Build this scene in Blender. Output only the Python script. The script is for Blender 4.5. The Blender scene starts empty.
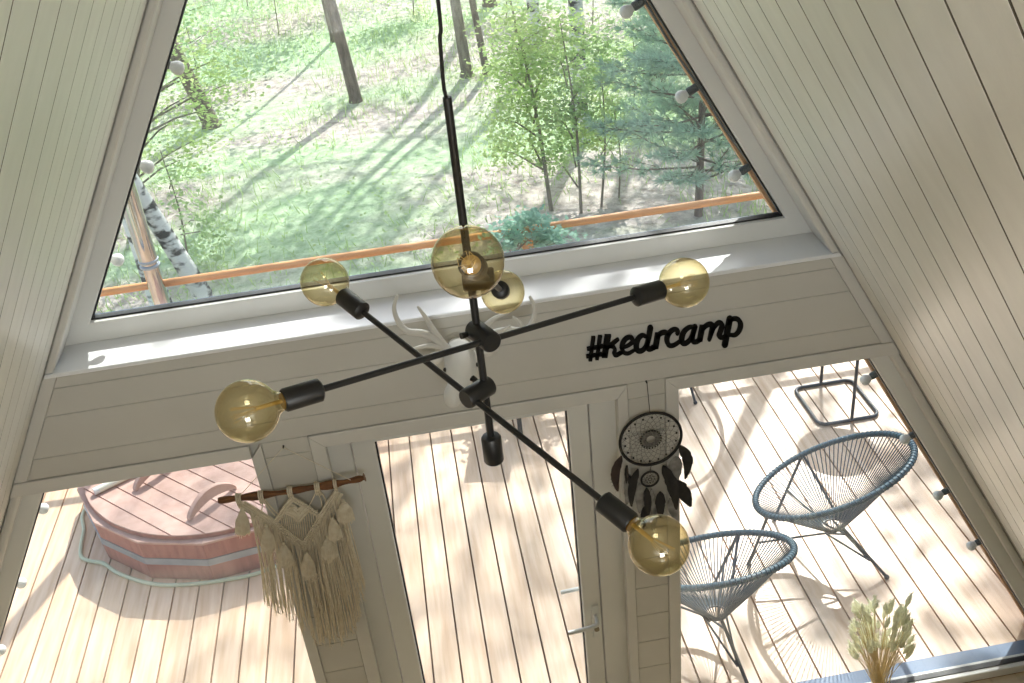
import bpy, bmesh, math, random
from mathutils import Vector as V, Matrix, Quaternion

rnd = random.Random(7)
scn = bpy.context.scene
col = scn.collection
PI = math.pi
SQ3 = math.sqrt(3)

# ------------------------------------------------------------------ camera
YAW, PIT, ROLL, FPX = 0.0909042668548601, 0.5457954402157751, -0.10854559986500383, 1016.3068585
CAM = V((0, -3.0, 4.192))
_f = V((math.sin(YAW)*math.cos(PIT), math.cos(YAW)*math.cos(PIT), -math.sin(PIT)))
_r0 = V((math.cos(YAW), -math.sin(YAW), 0)); _u0 = _r0.cross(_f)
_r = math.cos(ROLL)*_r0 + math.sin(ROLL)*_u0
_u = -math.sin(ROLL)*_r0 + math.cos(ROLL)*_u0
cd = bpy.data.cameras.new('camera'); cam = bpy.data.objects.new('camera', cd); col.objects.link(cam)
cd.sensor_width = 36.0; cd.lens = FPX/1024*36.0; cd.clip_start = 0.05; cd.clip_end = 300
M = Matrix((( _r.x, _u.x, -_f.x, CAM.x), (_r.y, _u.y, -_f.y, CAM.y), (_r.z, _u.z, -_f.z, CAM.z), (0, 0, 0, 1)))
cam.matrix_world = M
scn.camera = cam

def ray(x, y): return (x-512)/FPX*_r - (y-341.5)/FPX*_u + _f
def W(x, y, Y=0.0):                       # the point of the plane y=Y seen at a photo position (surveying aid)
    d = ray(x, y); return CAM + d*((Y-CAM.y)/d.y)
def G(x, y, z=0.0):
    d = ray(x, y); return CAM + d*((z-CAM.z)/d.z)

# ------------------------------------------------------------------ materials
def lin(c): return tuple((v/12.92 if v <= .04045 else ((v+.055)/1.055)**2.4) for v in c)
def rgb(r, g, b): return lin((r/255, g/255, b/255))

class NT:
    def __init__(s, name):
        s.m = bpy.data.materials.new(name); s.m.use_nodes = True
        s.t = s.m.node_tree; s.n = s.t.nodes; s.l = s.t.links
        s.b = s.n['Principled BSDF']; s.out = s.n['Material Output']
    def add(s, typ, **kw):
        n = s.n.new(typ)
        for k, v in kw.items(): setattr(n, k, v)
        return n
    def link(s, a, b): s.l.new(a, b)

def mat(name, c, rough=.5, c2=None, scale=6, stretch=(1, 1, 1), detail=4, bump=0, bscale=None, metal=0, spec=None, island=0, translucent=0):
    """noise-mixed colour, optional bump, optional per-piece brightness variation"""
    s = NT(name); b = s.b
    b.inputs['Roughness'].default_value = rough; b.inputs['Metallic'].default_value = metal
    if spec is not None: b.inputs['Specular IOR Level'].default_value = spec
    tc = s.add('ShaderNodeTexCoord'); mp = s.add('ShaderNodeMapping'); mp.inputs['Scale'].default_value = stretch
    s.link(tc.outputs['Object'], mp.inputs['Vector'])
    nz = s.add('ShaderNodeTexNoise'); nz.inputs['Scale'].default_value = scale; nz.inputs['Detail'].default_value = detail
    s.link(mp.outputs['Vector'], nz.inputs['Vector'])
    rp = s.add('ShaderNodeValToRGB'); e = rp.color_ramp.elements
    e[0].position = .32; e[1].position = .68
    c2 = c2 or tuple(v*.9 for v in c)
    e[0].color = (*c2, 1); e[1].color = (*c, 1)
    s.link(nz.outputs['Fac'], rp.inputs['Fac'])
    outc = rp.outputs['Color']
    if island:
        g = s.add('ShaderNodeNewGeometry'); mr = s.add('ShaderNodeMapRange')
        mr.inputs['To Min'].default_value = 1-island; mr.inputs['To Max'].default_value = 1+island*.6
        s.link(g.outputs['Random Per Island'], mr.inputs['Value'])
        hv = s.add('ShaderNodeHueSaturation'); s.link(mr.outputs['Result'], hv.inputs['Value']); s.link(outc, hv.inputs['Color'])
        outc = hv.outputs['Color']
    s.link(outc, b.inputs['Base Color'])
    if bump:
        bp = s.add('ShaderNodeBump'); bp.inputs['Strength'].default_value = bump; bp.inputs['Distance'].default_value = .01
        n2 = nz
        if bscale:
            n2 = s.add('ShaderNodeTexNoise'); n2.inputs['Scale'].default_value = bscale; n2.inputs['Detail'].default_value = 6
            s.link(mp.outputs['Vector'], n2.inputs['Vector'])
        s.link(n2.outputs['Fac'], bp.inputs['Height']); s.link(bp.outputs['Normal'], b.inputs['Normal'])
    if translucent:
        tr = s.add('ShaderNodeBsdfTranslucent'); s.link(outc, tr.inputs['Color'])
        mx = s.add('ShaderNodeMixShader'); mx.inputs['Fac'].default_value = translucent
        s.link(b.outputs[0], mx.inputs[1]); s.link(tr.outputs[0], mx.inputs[2]); s.link(mx.outputs[0], s.out.inputs['Surface'])
    return s.m

def schlick(s, f0):            # two-sided Fresnel reflectance for thin panes
    lw = s.add('ShaderNodeLayerWeight'); lw.inputs['Blend'].default_value = .5
    pw = s.add('ShaderNodeMath', operation='POWER'); pw.inputs[1].default_value = 5; s.link(lw.outputs['Facing'], pw.inputs[0])
    ma = s.add('ShaderNodeMath', operation='MULTIPLY_ADD'); ma.inputs[1].default_value = 1-f0; ma.inputs[2].default_value = f0
    s.link(pw.outputs[0], ma.inputs[0]); return ma

def glass(name, tint, ior=1.45, rough=0.0, refl=1.0, haze=.012):
    s = NT(name); s.n.remove(s.b)
    tr = s.add('ShaderNodeBsdfTransparent'); tr.inputs['Color'].default_value = (*tint, 1)
    gl = s.add('ShaderNodeBsdfGlossy'); gl.inputs['Roughness'].default_value = rough
    mu = schlick(s, .045*refl)
    mx = s.add('ShaderNodeMixShader'); s.link(mu.outputs[0], mx.inputs['Fac'])
    s.link(tr.outputs[0], mx.inputs[1]); s.link(gl.outputs[0], mx.inputs[2])
    tl = s.add('ShaderNodeBsdfTranslucent'); tl.inputs['Color'].default_value = (.95, .97, 1, 1)  # translucent share lays a pale painted-in haze over the view outside
    m2 = s.add('ShaderNodeMixShader'); m2.inputs['Fac'].default_value = haze
    s.link(mx.outputs[0], m2.inputs[1]); s.link(tl.outputs[0], m2.inputs[2]); s.link(m2.outputs[0], s.out.inputs['Surface'])
    return s.m

def amber_glass():
    s = NT('amber_glass'); s.n.remove(s.b)
    lw = s.add('ShaderNodeLayerWeight'); lw.inputs['Blend'].default_value = .35
    rp = s.add('ShaderNodeValToRGB'); e = rp.color_ramp.elements
    e[0].position = 0; e[0].color = (.94, .89, .70, 1); e[1].position = .97; e[1].color = (.50, .41, .20, 1)
    s.link(lw.outputs['Facing'], rp.inputs['Fac'])
    tr = s.add('ShaderNodeBsdfTransparent'); s.link(rp.outputs[0], tr.inputs['Color'])
    gl = s.add('ShaderNodeBsdfGlossy'); gl.inputs['Roughness'].default_value = .02; gl.inputs['Color'].default_value = (1, .95, .82, 1)
    fr = schlick(s, .10)
    mx = s.add('ShaderNodeMixShader'); s.link(fr.outputs[0], mx.inputs['Fac'])
    s.link(tr.outputs[0], mx.inputs[1]); s.link(gl.outputs[0], mx.inputs[2]); s.link(mx.outputs[0], s.out.inputs['Surface'])
    return s.m

M_ = {}
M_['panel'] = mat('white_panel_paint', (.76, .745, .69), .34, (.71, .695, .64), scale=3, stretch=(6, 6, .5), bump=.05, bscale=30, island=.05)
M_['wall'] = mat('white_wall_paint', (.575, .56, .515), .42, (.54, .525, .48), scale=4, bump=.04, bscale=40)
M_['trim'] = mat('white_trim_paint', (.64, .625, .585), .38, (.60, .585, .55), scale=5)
M_['sill'] = mat('white_sill_paint', (.84, .85, .86), .25, (.79, .80, .81), scale=5)
M_['pvc'] = mat('white_window_frame', (.72, .72, .69), .3, (.69, .69, .66), scale=3)
M_['gasket'] = mat('black_gasket', (.012, .013, .015), .5)
M_['flash'] = mat('slate_sill_flashing', (.05, .12, .23), .5, (.045, .105, .205), scale=5)
M_['glass'] = glass('window_glass', (.965, .985, .98), 1.45)
M_['floor'] = mat('pine_floor_boards', rgb(222, 208, 186), .35, rgb(206, 188, 160), scale=3, stretch=(.6, 8, 1), island=.1)
M_['groove_shade'] = mat('board_groove_shade', (.15, .13, .095), .9, (.12, .10, .075), scale=5)  # dark colour stands in for shade inside the ceiling board grooves
M_['deck'] = None
M_['black'] = mat('matt_black_metal', (.012, .012, .012), .42, (.009, .009, .009), scale=20)
M_['ink'] = mat('black_lettering', (.006, .006, .005), .7, spec=.15)
M_['cotton'] = mat('natural_cotton_cord', rgb(244, 236, 218), .9, rgb(230, 219, 196), scale=60, bump=.2, translucent=.3)
M_['driftwood'] = mat('dark_driftwood', rgb(128, 84, 46), .7, rgb(84, 52, 28), scale=8, stretch=(1.5, 12, 12), bump=.5)
M_['plaster'] = mat('white_plaster', (.66, .645, .60), .45, (.62, .605, .56), scale=8)
M_['dark'] = mat('dark_eye', (.02, .018, .015), .3)
M_['blackcord'] = mat('black_wrapped_cord', (.012, .011, .010), .8, (.02, .018, .016), scale=80)
M_['thread'] = mat('grey_thread', (.06, .055, .05), .9)
M_['crochet'] = mat('grey_crochet', (.20, .19, .17), .9, (.06, .055, .05), scale=140, detail=1)
M_['featherblack'] = mat('black_feather', (.010, .009, .009), .75, (.022, .02, .02), scale=40)
M_['feathergrey'] = mat('grey_feather', (.40, .39, .37), .9, (.16, .155, .15), scale=22)
M_['featherbrown'] = mat('brown_feather', (.028, .016, .012), .7, (.05, .03, .025), scale=30)
M_['amber'] = amber_glass()
M_['brass'] = mat('brass_cap', (.55, .38, .14), .35, metal=.9)
M_['filament'] = mat('bulb_filament', (.70, .50, .18), .4, metal=.3)
M_['handle'] = mat('white_handle', (.72, .73, .71), .28)
M_['keyhole'] = mat('brass_lock', (.24, .20, .14), .4, metal=.6)
M_['slate'] = mat('slate_blue_cord', rgb(56, 86, 100), .5, rgb(46, 74, 88), scale=60, bump=.2)
M_['slatestring'] = mat('slate_blue_string', rgb(54, 76, 90), .55, rgb(46, 66, 80), scale=30)
M_['slatemetal'] = mat('dark_slate_metal', rgb(52, 58, 68), .4, rgb(42, 48, 56), scale=20)
M_['redwood'] = mat('stained_tub_wood', rgb(172, 116, 102), .6, rgb(146, 92, 80), scale=5, stretch=(6, 6, 1), island=.08)
M_['lidwood'] = mat('stained_lid_wood', rgb(198, 164, 150), .65, rgb(178, 142, 128), scale=4, stretch=(3, 3, 3), island=.10)
M_['galv'] = mat('galvanised_hoop', (.42, .47, .52), .35, (.34, .39, .44), scale=12, metal=.7)
M_['steel'] = mat('polished_steel_pipe', (.58, .56, .54), .06, (.52, .50, .48), scale=14, metal=1)
M_['hose'] = mat('pale_green_hose', rgb(196, 206, 178), .5, rgb(180, 192, 165), scale=20)
M_['palewood'] = mat('pale_rod', rgb(226, 226, 206), .6)
M_['railwood'] = mat('orange_pine_rail', rgb(226, 164, 104), .5, rgb(205, 140, 84), scale=4, stretch=(1, 12, 12))
M_['extwood'] = mat('exterior_wood_strip', rgb(206, 158, 112), .6, rgb(186, 138, 96), scale=6, stretch=(8, 8, 1))
M_['frost'] = mat('frosted_white_bulb', (.86, .86, .84), .3)
M_['socketgreen'] = mat('dark_rubber_socket', (.03, .045, .05), .5)
M_['cable'] = mat('grey_cable', (.10, .115, .125), .5)
M_['plume'] = mat('dried_grass_plume', rgb(252, 252, 240), .9, rgb(246, 246, 228), scale=50, translucent=.6)
M_['straw'] = mat('dried_straw', rgb(230, 212, 168), .8, rgb(206, 186, 140), scale=30)
M_['vase'] = mat('pale_ceramic', (.72, .73, .70), .3)
M_['bark'] = mat('dark_bark', rgb(140, 126, 116), .9, rgb(96, 86, 80), scale=9, stretch=(2, 2, .5), bump=.6)
M_['barklight'] = mat('grey_bark', rgb(150, 142, 128), .9, rgb(106, 98, 88), scale=9, stretch=(2, 2, .5), bump=.5)
M_['pot'] = mat('clay_pot', rgb(160, 100, 74), .7)

def deck_mat():
    s = NT('larch_deck_boards'); b = s.b; b.inputs['Roughness'].default_value = .42
    tc = s.add('ShaderNodeTexCoord'); mp = s.add('ShaderNodeMapping'); mp.inputs['Scale'].default_value = (9, .7, 1)
    s.link(tc.outputs['Object'], mp.inputs['Vector'])
    g = s.add('ShaderNodeNewGeometry')
    ad = s.add('ShaderNodeVectorMath', operation='ADD'); cb = s.add('ShaderNodeCombineXYZ')
    ml = s.add('ShaderNodeMath', operation='MULTIPLY'); ml.inputs[1].default_value = 60
    s.link(g.outputs['Random Per Island'], ml.inputs[0]); s.link(ml.outputs[0], cb.inputs['Y'])
    s.link(mp.outputs[0], ad.inputs[0]); s.link(cb.outputs[0], ad.inputs[1])
    nz = s.add('ShaderNodeTexNoise'); nz.inputs['Scale'].default_value = 3; nz.inputs['Detail'].default_value = 6
    s.link(ad.outputs[0], nz.inputs['Vector'])
    rp = s.add('ShaderNodeValToRGB'); e = rp.color_ramp.elements
    e[0].position = .30; e[0].color = (*rgb(206, 170, 136), 1); e[1].position = .66; e[1].color = (*rgb(230, 202, 174), 1)
    s.link(nz.outputs['Fac'], rp.inputs['Fac'])
    # sparse knots
    vo = s.add('ShaderNodeTexVoronoi'); vo.inputs['Scale'].default_value = 1.6
    mp2 = s.add('ShaderNodeMapping'); mp2.inputs['Scale'].default_value = (2.2, 1.3, 1); s.link(tc.outputs['Object'], mp2.inputs['Vector']); s.link(mp2.outputs[0], vo.inputs['Vector'])
    kr = s.add('ShaderNodeValToRGB'); k = kr.color_ramp.elements
    k[0].position = .025; k[0].color = (1, 1, 1, 1); k[1].position = .06; k[1].color = (0, 0, 0, 1)
    s.link(vo.outputs['Distance'], kr.inputs['Fac'])
    mxk = s.add('ShaderNodeMix', data_type='RGBA'); s.link(kr.outputs[0], mxk.inputs['Factor'])
    s.link(rp.outputs[0], mxk.inputs['A']); mxk.inputs['B'].default_value = (*rgb(150, 116, 90), 1)
    mr = s.add('ShaderNodeMapRange'); mr.inputs['To Min'].default_value = .88; mr.inputs['To Max'].default_value = 1.06
    s.link(g.outputs['Random Per Island'], mr.inputs['Value'])
    hv = s.add('ShaderNodeHueSaturation'); s.link(mr.outputs[0], hv.inputs['Value']); s.link(mxk.outputs['Result'], hv.inputs['Color'])
    s.link(hv.outputs[0], b.inputs['Base Color'])
    bp = s.add('ShaderNodeBump'); bp.inputs['Strength'].default_value = .15; bp.inputs['Distance'].default_value = .005
    s.link(nz.outputs['Fac'], bp.inputs['Height']); s.link(bp.outputs[0], b.inputs['Normal'])
    return s.m
M_['deck'] = deck_mat()
M_['joist'] = mat('deck_underside', rgb(150, 96, 56), .9, rgb(110, 70, 40), scale=3)

def ground_mat():
    s = NT('forest_ground'); b = s.b; b.inputs['Roughness'].default_value = 1; b.inputs['Specular IOR Level'].default_value = .1
    tc = s.add('ShaderNodeTexCoord')
    mp = s.add('ShaderNodeMapping'); mp.inputs['Rotation'].default_value = (0, 0, -.5); mp.inputs['Scale'].default_value = (.35, 1, 1)
    s.link(tc.outputs['Object'], mp.inputs['Vector'])
    n1 = s.add('ShaderNodeTexNoise'); n1.inputs['Scale'].default_value = .55; n1.inputs['Detail'].default_value = 3; s.link(mp.outputs[0], n1.inputs['Vector'])
    r1 = s.add('ShaderNodeValToRGB'); r1.color_ramp.elements[0].position = .42; r1.color_ramp.elements[1].position = .58
    s.link(n1.outputs['Fac'], r1.inputs['Fac'])
    n2 = s.add('ShaderNodeTexNoise'); n2.inputs['Scale'].default_value = 7; n2.inputs['Detail'].default_value = 12; n2.inputs['Roughness'].default_value = .75; s.link(tc.outputs['Object'], n2.inputs['Vector'])
    litter = s.add('ShaderNodeValToRGB'); e = litter.color_ramp.elements
    e[0].position = .34; e[0].color = (*rgb(150, 138, 130), 1); e[1].position = .6; e[1].color = (*rgb(216, 206, 200), 1)
    s.link(n2.outputs['Fac'], litter.inputs['Fac'])
    grass = s.add('ShaderNodeValToRGB'); e = grass.color_ramp.elements
    e[0].position = .34; e[0].color = (*rgb(142, 172, 130), 1); e[1].position = .62; e[1].color = (*rgb(202, 220, 186), 1)
    s.link(n2.outputs['Fac'], grass.inputs['Fac'])
    mx = s.add('ShaderNodeMix', data_type='RGBA'); s.link(r1.outputs[0], mx.inputs['Factor'])
    s.link(litter.outputs[0], mx.inputs['A']); s.link(grass.outputs[0], mx.inputs['B']); s.link(mx.outputs['Result'], b.inputs['Base Color'])
    bp = s.add('ShaderNodeBump'); bp.inputs['Strength'].default_value = .8; bp.inputs['Distance'].default_value = .05
    s.link(n2.outputs['Fac'], bp.inputs['Height']); s.link(bp.outputs[0], b.inputs['Normal'])
    return s.m
M_['ground'] = ground_mat()

def birch_mat():
    s = NT('birch_bark'); b = s.b; b.inputs['Roughness'].default_value = .8
    tc = s.add('ShaderNodeTexCoord')
    mp = s.add('ShaderNodeMapping'); mp.inputs['Scale'].default_value = (3, 3, 7); s.link(tc.outputs['Object'], mp.inputs['Vector'])
    n1 = s.add('ShaderNodeTexNoise'); n1.inputs['Scale'].default_value = 1.6; n1.inputs['Detail'].default_value = 5; s.link(mp.outputs[0], n1.inputs['Vector'])
    rp = s.add('ShaderNodeValToRGB'); e = rp.color_ramp.elements
    e[0].position = .40; e[0].color = (.05, .05, .05, 1); e[1].position = .50; e[1].color = (.70, .70, .69, 1)
    s.link(n1.outputs['Fac'], rp.inputs['Fac']); s.link(rp.outputs[0], b.inputs['Base Color'])
    return s.m
M_['birch'] = birch_mat()

def leaf_mat(name, c, c2, tr=.5): return mat(name, c, .6, c2, scale=2.5, island=.25, translucent=tr, spec=.25)
M_['leaf'] = leaf_mat('spring_leaf', rgb(200, 220, 164), rgb(176, 204, 144))
M_['leaf2'] = leaf_mat('fresh_leaf', rgb(212, 228, 160), rgb(188, 214, 144))
M_['leaf3'] = leaf_mat('soft_leaf', rgb(186, 214, 162), rgb(164, 198, 146))
M_['leafblue'] = leaf_mat('bluegreen_leaf', rgb(172, 210, 190), rgb(144, 186, 166))
M_['needle'] = leaf_mat('pine_needle', rgb(198, 220, 202), rgb(172, 198, 180), .5)
M_['grass'] = leaf_mat('grass_blade', rgb(196, 216, 152), rgb(172, 200, 134), .4)

# ------------------------------------------------------------------ mesh building
class MB:
    def __init__(s): s.v = []; s.f = []
    def add(s, vs, fs):
        n = len(s.v); s.v += [tuple(p) for p in vs]; s.f += [tuple(i+n for i in q) for q in fs]; return s
    def box(s, x0, x1, y0, y1, z0, z1):
        return s.add([(x0,y0,z0),(x1,y0,z0),(x1,y1,z0),(x0,y1,z0),(x0,y0,z1),(x1,y0,z1),(x1,y1,z1),(x0,y1,z1)],
                     [(0,3,2,1),(4,5,6,7),(0,1,5,4),(1,2,6,5),(2,3,7,6),(3,0,4,7)])
    def bar(s, a, b, w, h, up=(0,0,1)):
        a = V(a); b = V(b); d = (b-a).normalized(); x = d.cross(V(up))
        if x.length < 1e-5: x = d.cross(V((1,0,0)))
        x.normalize(); y = x.cross(d); vs = []
        for p in (a, b):
            for i, j in ((-1,-1),(1,-1),(1,1),(-1,1)): vs.append(p + x*(i*w/2) + y*(j*h/2))
        return s.add(vs, [(0,1,2,3),(7,6,5,4),(0,4,5,1),(1,5,6,2),(2,6,7,3),(3,7,4,0)])
    def tube(s, pts, r, seg=8, closed=False, caps=True):
        pts = [V(p) for p in pts]; n = len(pts); rs = r if isinstance(r, (list, tuple)) else [r]*n
        tang = []
        for i in range(n):
            a = pts[(i-1) % n] if (closed or i > 0) else pts[0]; b = pts[(i+1) % n] if (closed or i < n-1) else pts[-1]
            t = (b-a); tang.append(t.normalized() if t.length > 1e-9 else V((0,0,1)))
        ref = V((0,0,1)) if abs(tang[0].z) < .9 else V((1,0,0))
        x = tang[0].cross(ref).normalized(); vs = []
        for i in range(n):
            t = tang[i]; x = (x - t*x.dot(t))
            if x.length < 1e-6: x = t.cross(V((0,1,0)))
            x.normalize(); y = t.cross(x)
            for k in range(seg):
                a = 2*PI*k/seg; vs.append(pts[i] + (x*math.cos(a)+y*math.sin(a))*rs[i])
        fs = []; m = n if closed else n-1
        for i in range(m):
            j = (i+1) % n
            for k in range(seg):
                k2 = (k+1) % seg; fs.append((i*seg+k, i*seg+k2, j*seg+k2, j*seg+k))
        if caps and not closed: fs += [tuple(reversed(range(seg))), tuple(range((n-1)*seg, n*seg))]
        return s.add(vs, fs)
    def lathe(s, prof, o, ax, seg=20):         # prof: (distance along axis, radius)
        ax = V(ax).normalized(); o = V(o); ref = V((0,0,1)) if abs(ax.z) < .9 else V((1,0,0))
        x = ax.cross(ref).normalized(); y = ax.cross(x); vs = []; fs = []
        for h, r in prof:
            for k in range(seg):
                a = 2*PI*k/seg; vs.append(o + ax*h + (x*math.cos(a)+y*math.sin(a))*max(r, 1e-5))
        for i in range(len(prof)-1):
            for k in range(seg):
                k2 = (k+1) % seg; fs.append((i*seg+k, i*seg+k2, (i+1)*seg+k2, (i+1)*seg+k))
        fs += [tuple(reversed(range(seg))), tuple(range((len(prof)-1)*seg, len(prof)*seg))]
        return s.add(vs, fs)
    def ball(s, c, r, seg=12, rings=8, sx=1, sy=1, sz=1):
        c = V(c); vs = []; fs = []
        for i in range(rings+1):
            th = PI*i/rings
            for k in range(seg):
                a = 2*PI*k/seg; vs.append(c + V((math.sin(th)*math.cos(a)*r*sx, math.sin(th)*math.sin(a)*r*sy, math.cos(th)*r*sz)))
        for i in range(rings):
            for k in range(seg):
                k2 = (k+1) % seg; fs.append((i*seg+k, i*seg+k2, (i+1)*seg+k2, (i+1)*seg+k))
        return s.add(vs, fs)
    def prism_xz(s, poly, y0, y1):             # polygon in x,z swept along y
        n = len(poly); vs = [(x, y0, z) for x, z in poly] + [(x, y1, z) for x, z in poly]
        fs = [tuple(range(n)), tuple(reversed(range(n, 2*n)))]
        for i in range(n): j = (i+1) % n; fs.append((i, i+n, j+n, j))
        return s.add(vs, fs)
    def prism_xy(s, poly, z0, z1):
        n = len(poly); vs = [(x, y, z0) for x, y in poly] + [(x, y, z1) for x, y in poly]
        fs = [tuple(reversed(range(n))), tuple(range(n, 2*n))]
        for i in range(n): j = (i+1) % n; fs.append((i, j, j+n, i+n))
        return s.add(vs, fs)
    def ring_xz(s, outer, inner, y0, y1):
        n = len(outer); vs = [(x, y0, z) for x, z in outer] + [(x, y0, z) for x, z in inner] + [(x, y1, z) for x, z in outer] + [(x, y1, z) for x, z in inner]
        fs = []
        for i in range(n):
            j = (i+1) % n
            fs += [(i, j, j+n, i+n), (i+2*n, i+3*n, j+3*n, j+2*n), (i, i+2*n, j+2*n, j), (i+n, j+n, j+3*n, i+3*n)]
        return s.add(vs, fs)
    def build(s, name, m, parent=None, smooth=True, bevel=0, angle=40):
        me = bpy.data.meshes.new(name); me.from_pydata(s.v, [], s.f)
        bm = bmesh.new(); bm.from_mesh(me); bmesh.ops.recalc_face_normals(bm, faces=bm.faces[:]); bm.to_mesh(me); bm.free()
        if smooth:
            me.shade_smooth()
            try: me.set_sharp_from_angle(angle=math.radians(angle))
            except Exception: pass
        me.materials.append(m)
        o = bpy.data.objects.new(name, me); col.objects.link(o)
        if parent is not None:
            o.parent = parent
            o.matrix_parent_inverse = Matrix.Translation(ROOTLOC.get(root_of(parent).name, V((0,0,0)))).inverted()
        if bevel:
            b = o.modifiers.new('edge', 'BEVEL'); b.width = bevel; b.segments = 2; b.limit_method = 'ANGLE'; b.angle_limit = math.radians(50)
        return o
ROOTLOC = {}
def root_of(o):
    while o.parent is not None: o = o.parent
    return o
def tag(o, label, cat, group=None, kind=None):
    o['label'] = label; o['category'] = cat
    if group: o['group'] = group
    if kind: o['kind'] = kind
    return o
def thing(name, label, cat, loc=(0,0,0), group=None, kind=None, rz=0):
    o = bpy.data.objects.new(name, None); col.objects.link(o); o.location = loc; o.rotation_euler = (0,0,rz)
    o.empty_display_size = .1
    ROOTLOC[o.name] = V(loc) if rz == 0 else V((0,0,0))
    return tag(o, label, cat, group, kind)
def struct(name, mb, m, label, cat, **kw):
    o = mb.build(name, m, None, **kw); return tag(o, label, cat, None, 'structure')
def sub(mb, name, m, parent, **kw):            # child of a part: same frame as its root
    o = mb.build(name, m, None, **kw); o.parent = parent
    return o
def spline(pts, n=8, closed=False):
    pts = [V(p) for p in pts]; out = []; N = len(pts)
    for i in range(N if closed else N-1):
        g = lambda k: pts[k % N] if closed else pts[min(max(k, 0), N-1)]
        p0, p1, p2, p3 = g(i-1), g(i), g(i+1), g(i+2)
        for k in range(n):
            t = k/n
            out.append(.5*((2*p1)+(p2-p0)*t+(2*p0-5*p1+4*p2-p3)*t*t+(3*p1-p0-3*p2+p3)*t*t*t))
    if not closed: out.append(pts[-1])
    return out

# ------------------------------------------------------------------ the house
XC, APEX = .09, 4.87
def rx(z, s, inset=0.0): return XC + s*((APEX-z)/SQ3 - inset)      # inset measured horizontally
YB = -6.4
def ceiling(s, label):
    mb = MB(); n = V((s*SQ3/2, 0, .5)); pitch = .165; gap, dep = .0040, .014
    zt, zb = APEX, -.02; k = 0; y = .16
    a = V((rx(zb, s), 0, zb)); b = V((rx(zt, s), 0, zt))
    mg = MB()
    while y > YB:
        y1 = y - pitch; vs = []; ws = []
        for yy, d in ((y-gap, .0005), (y-gap-.0004, 0), (y1+gap+.0004, 0), (y1+gap, .0005)):
            for p in (a, b): vs.append(V((p.x, yy, p.z)) + n*d)
        mb.add(vs, [(2*q,2*q+1,2*q+3,2*q+2) for q in range(3)])
        for yy in (y-gap, y1+gap):                     # groove walls between two painted boards, coloured dark as shade
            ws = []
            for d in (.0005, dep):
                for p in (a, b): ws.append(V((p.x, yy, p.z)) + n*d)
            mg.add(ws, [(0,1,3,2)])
        y = y1
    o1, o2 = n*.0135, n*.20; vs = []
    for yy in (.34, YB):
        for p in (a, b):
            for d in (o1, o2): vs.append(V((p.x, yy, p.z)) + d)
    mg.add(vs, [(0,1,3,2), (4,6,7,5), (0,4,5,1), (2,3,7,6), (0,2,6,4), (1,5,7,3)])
    o = struct('ceiling', mb, M_['panel'], label, 'sloped ceiling', smooth=False)
    k = mg.build('board_groove', M_['groove_shade'], None, smooth=False); k.parent = o
    return o
ceiling(-1, 'sloping off-white boarded ceiling to the left of the tall gable window')
ceiling(1, 'sloping off-white boarded ceiling to the right of the lettered beam')

# interior floor and loft
mb = MB(); y = YB
x = -2.9
while x < 3.1:
    mb.box(x+.001, x+.128, YB, .055, -.02, 0); x += .13
struct('floor', mb, M_['floor'], 'pale pine board floor inside the glazed gable', 'floor', smooth=False)
struct('floor', MB().box(rx(2.55,-1), rx(2.55,1), YB, -2.85, 2.55, 2.7), M_['floor'], 'wooden loft floor behind the viewer', 'loft floor', smooth=False)
struct('wall_back', MB().prism_xz([(rx(0,-1),0),(rx(0,1),0),(XC,APEX)], YB-.1, YB), M_['wall'], 'white triangular wall at the far back of the house', 'wall', smooth=False)

# front wall: core, cladding
SILL = 2.514; OT = 2.05
def board(mb, x0a, x1a, z0, x0b, x1b, z1, yf=0.0):
    c = .0024; q = .0045
    o = [(x0a, z0), (x1a, z0), (x1b, z1), (x0b, z1)]
    i = [(x0a+c, z0+c), (x1a-c, z0+c), (x1b-c, z1-c), (x0b+c, z1-c)]
    vs = [(x, yf+q, z) for x, z in o] + [(x, yf, z) for x, z in i] + [(x, yf+.02, z) for x, z in o]
    fs = [(4,5,6,7)]
    for k in range(4):
        j = (k+1) % 4; fs += [(k, j, j+4, k+4), (k, k+8, j+8, j)]
    mb.add(vs, fs)
mb = MB()
mb.prism_xz([(rx(2.055,-1),2.055),(rx(2.055,1),2.055),(rx(2.50,1),2.50),(rx(2.50,-1),2.50)], .019, .27)
XL0, XL1, XD0, XD1, XR0 = -.694, -.651, -.433, .634, .865      # opening edges
mb.box(XL0+.002, XD0-.002, .019, .13, 0, 2.055); mb.box(XD1+.002, XR0-.002, .019, .13, 0, 2.055)
st = .047
rows = [2.107, 2.1905, 2.3525, 2.456, 2.498]
for z0, z1 in zip(rows, rows[1:]):
    board(mb, rx(z0,-1,st), rx(z0,1,st), z0, rx(z1,-1,st), rx(z1,1,st), z1)
zz = [2.107] + [1.077 + .1605*k for k in range(6, -7, -1)] + [0.0]
for xa, xb in ((-.651, -.485), (.673, .815)):
    for z1, z0 in zip(zz, zz[1:]):
        if z1-z0 > .01: board(mb, xa, xb, z0, xa, xb, z1)
struct('wall_front', mb, M_['wall'], 'white boarded gable wall with the beam between upper and lower windows', 'wall', smooth=False)

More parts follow.
